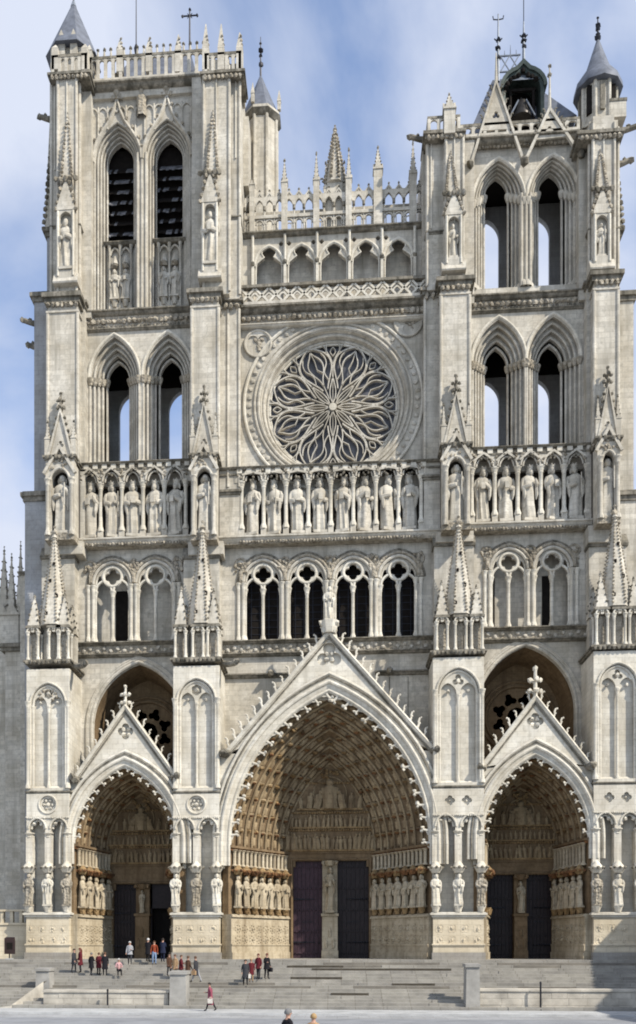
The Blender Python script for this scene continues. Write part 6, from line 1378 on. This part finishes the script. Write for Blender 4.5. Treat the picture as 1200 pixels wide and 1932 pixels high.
    if bag:
        bb = MB(0); p = J['wrr'][0]; bb.box(p.x - .07, p.x + .09, p.y - .17, p.y + .13, p.z - .38, p.z - .1, 0); bb.tube([p + Vector((.01, -.1, -.1)), p + Vector((.01, -.04, .0)), p + Vector((.01, .04, 0)), p + Vector((.01, .1, -.1))], .012, 5, 0)
        bo = bb.build('bag', mats=[CL[bag]]); bo.parent = root
    return root
def Ystep(py, px):
    "depth on the flight of steps whose ground shows at this height of the photo"
    best = min(((abs(Z(py, px, y) - step_z(y)), y) for y in [(-13.1 + i * .02) for i in range(700)]), key=lambda t: t[0]); return best[1] + .12
P_ = [  # label, px, py(feet), height, facing, top, legs, hair, coat, long hair, pose, bag
 ('person in dark olive jacket bending beside a long-haired companion on the left steps', 139, 1840, 1.68, 1.3, 'charcoal', 'charcoal', 'dark', .25, False, 'stand', None),
 ('person in maroon coat with long auburn hair at left end of the steps', 152, 1838, 1.74, -1.2, 'maroon', 'charcoal', 'red', .35, True, 'stand', None),
 ('grey-haired person in black coat, left of three standing together on left steps', 172, 1842, 1.6, 2.6, 'black', 'black', 'grey', .3, False, 'stand', None),
 ('person in black and maroon between two companions on the left steps', 186, 1841, 1.6, 2.9, 'maroon', 'black', 'brown', .3, False, 'stand', None),
 ('person in black coat, right of three standing together on left steps', 198, 1842, 1.62, -2.8, 'black', 'black', 'brown', .4, False, 'stand', None),
 ('person sitting on the left steps in black with a pink scarf and fair hair', 224, 1842, 1.66, .4, 'pink', 'black', 'white', None, False, 'sit', None),
 ('white-haired person in pale grey jacket before the left portal door', 245, 1822, 1.66, 0.1, 'grey', 'charcoal', 'white', .1, False, 'stand', None),
 ('person in orange top and pale jeans in the left portal doorway', 291, 1822, 1.7, .2, 'orange', 'denim', 'brown', None, False, 'stand', None),
 ('white-haired person in black beside the orange top in the doorway', 279, 1818, 1.72, 2.8, 'black', 'black', 'white', .3, False, 'stand', None),
 ('person in navy walking into the right half of the left portal', 307, 1819, 1.72, 3.0, 'navy', 'navy', 'dark', .2, False, 'stand', None),
 ('person in tan jacket just behind the squat grey pier', 331, 1850, 1.66, -.6, 'tan', 'charcoal', 'brown', .2, False, 'stand', None),
 ('person in brown jacket with white bag behind the squat grey pier', 319, 1846, 1.55, .8, 'brown', 'charcoal', 'dark', .15, False, 'stand', 'cream'),
 ('person in reddish brown jacket right behind the squat grey pier', 341, 1850, 1.62, 1.8, 'maroon', 'charcoal', 'brown', .2, False, 'stand', None),
 ('tall slim person in dark brown coat walking just right of the pier', 354, 1858, 1.74, 2.4, 'brown', 'grey', 'brown', .45, False, 'stand', None),
 ('person in long dark coat with bag walking right of the pier', 371, 1856, 1.72, -1.9, 'charcoal', 'grey', 'brown', .45, False, 'walk', 'tan'),
 ('person in dark coat with white bag at left of the group by the central portal', 463, 1860, 1.7, .2, 'charcoal', 'black', 'dark', .35, False, 'stand', 'cream'),
 ('shorter person in reddish coat in the group by the central portal', 474, 1856, 1.55, .1, 'maroon', 'tan', 'blond', .3, False, 'stand', None),
 ('person in maroon jacket and dark trousers third in the group by the central portal', 488, 1853, 1.72, -.5, 'maroon', 'charcoal', 'red', .15, False, 'stand', None),
 ('person in black jacket at right of the group by the central portal', 503, 1852, 1.74, .6, 'black', 'black', 'red', .2, False, 'stand', 'black'),
]
for i, (lab, px, py, h, fc, top, legs, hair, coat, lh, pose, bag) in enumerate(P_):
    Y_ = Ystep(py, px)
    person(lab, px, py, Y_, h, fc, top, legs, hair, coat, lh, pose, bag, i)
person('person in plum coat and black skirt striding left across the pavement', 398, 1912, -15.0, 1.68, -1.5, 'plum', 'black', 'dark', .5, False, 'walk', 'cream', 31)
for lab, px, pyt, Y_, top, hair, sd, fc in (('grey-haired man in black coat seen from the shoulders up at the bottom edge', 541, 1905, -46, 'black', 'grey', 41, 2.2), ('fair-haired person whose head just shows at the bottom edge', 591, 1914, -45, 'tan', 'blond', 42, 2.9)):
    zt = Z(pyt, px, Y_); person(lab, px, 0, Y_, zt - ground_z(Y_), fc, top, 'charcoal', hair, .3, False, 'stand', None, sd)
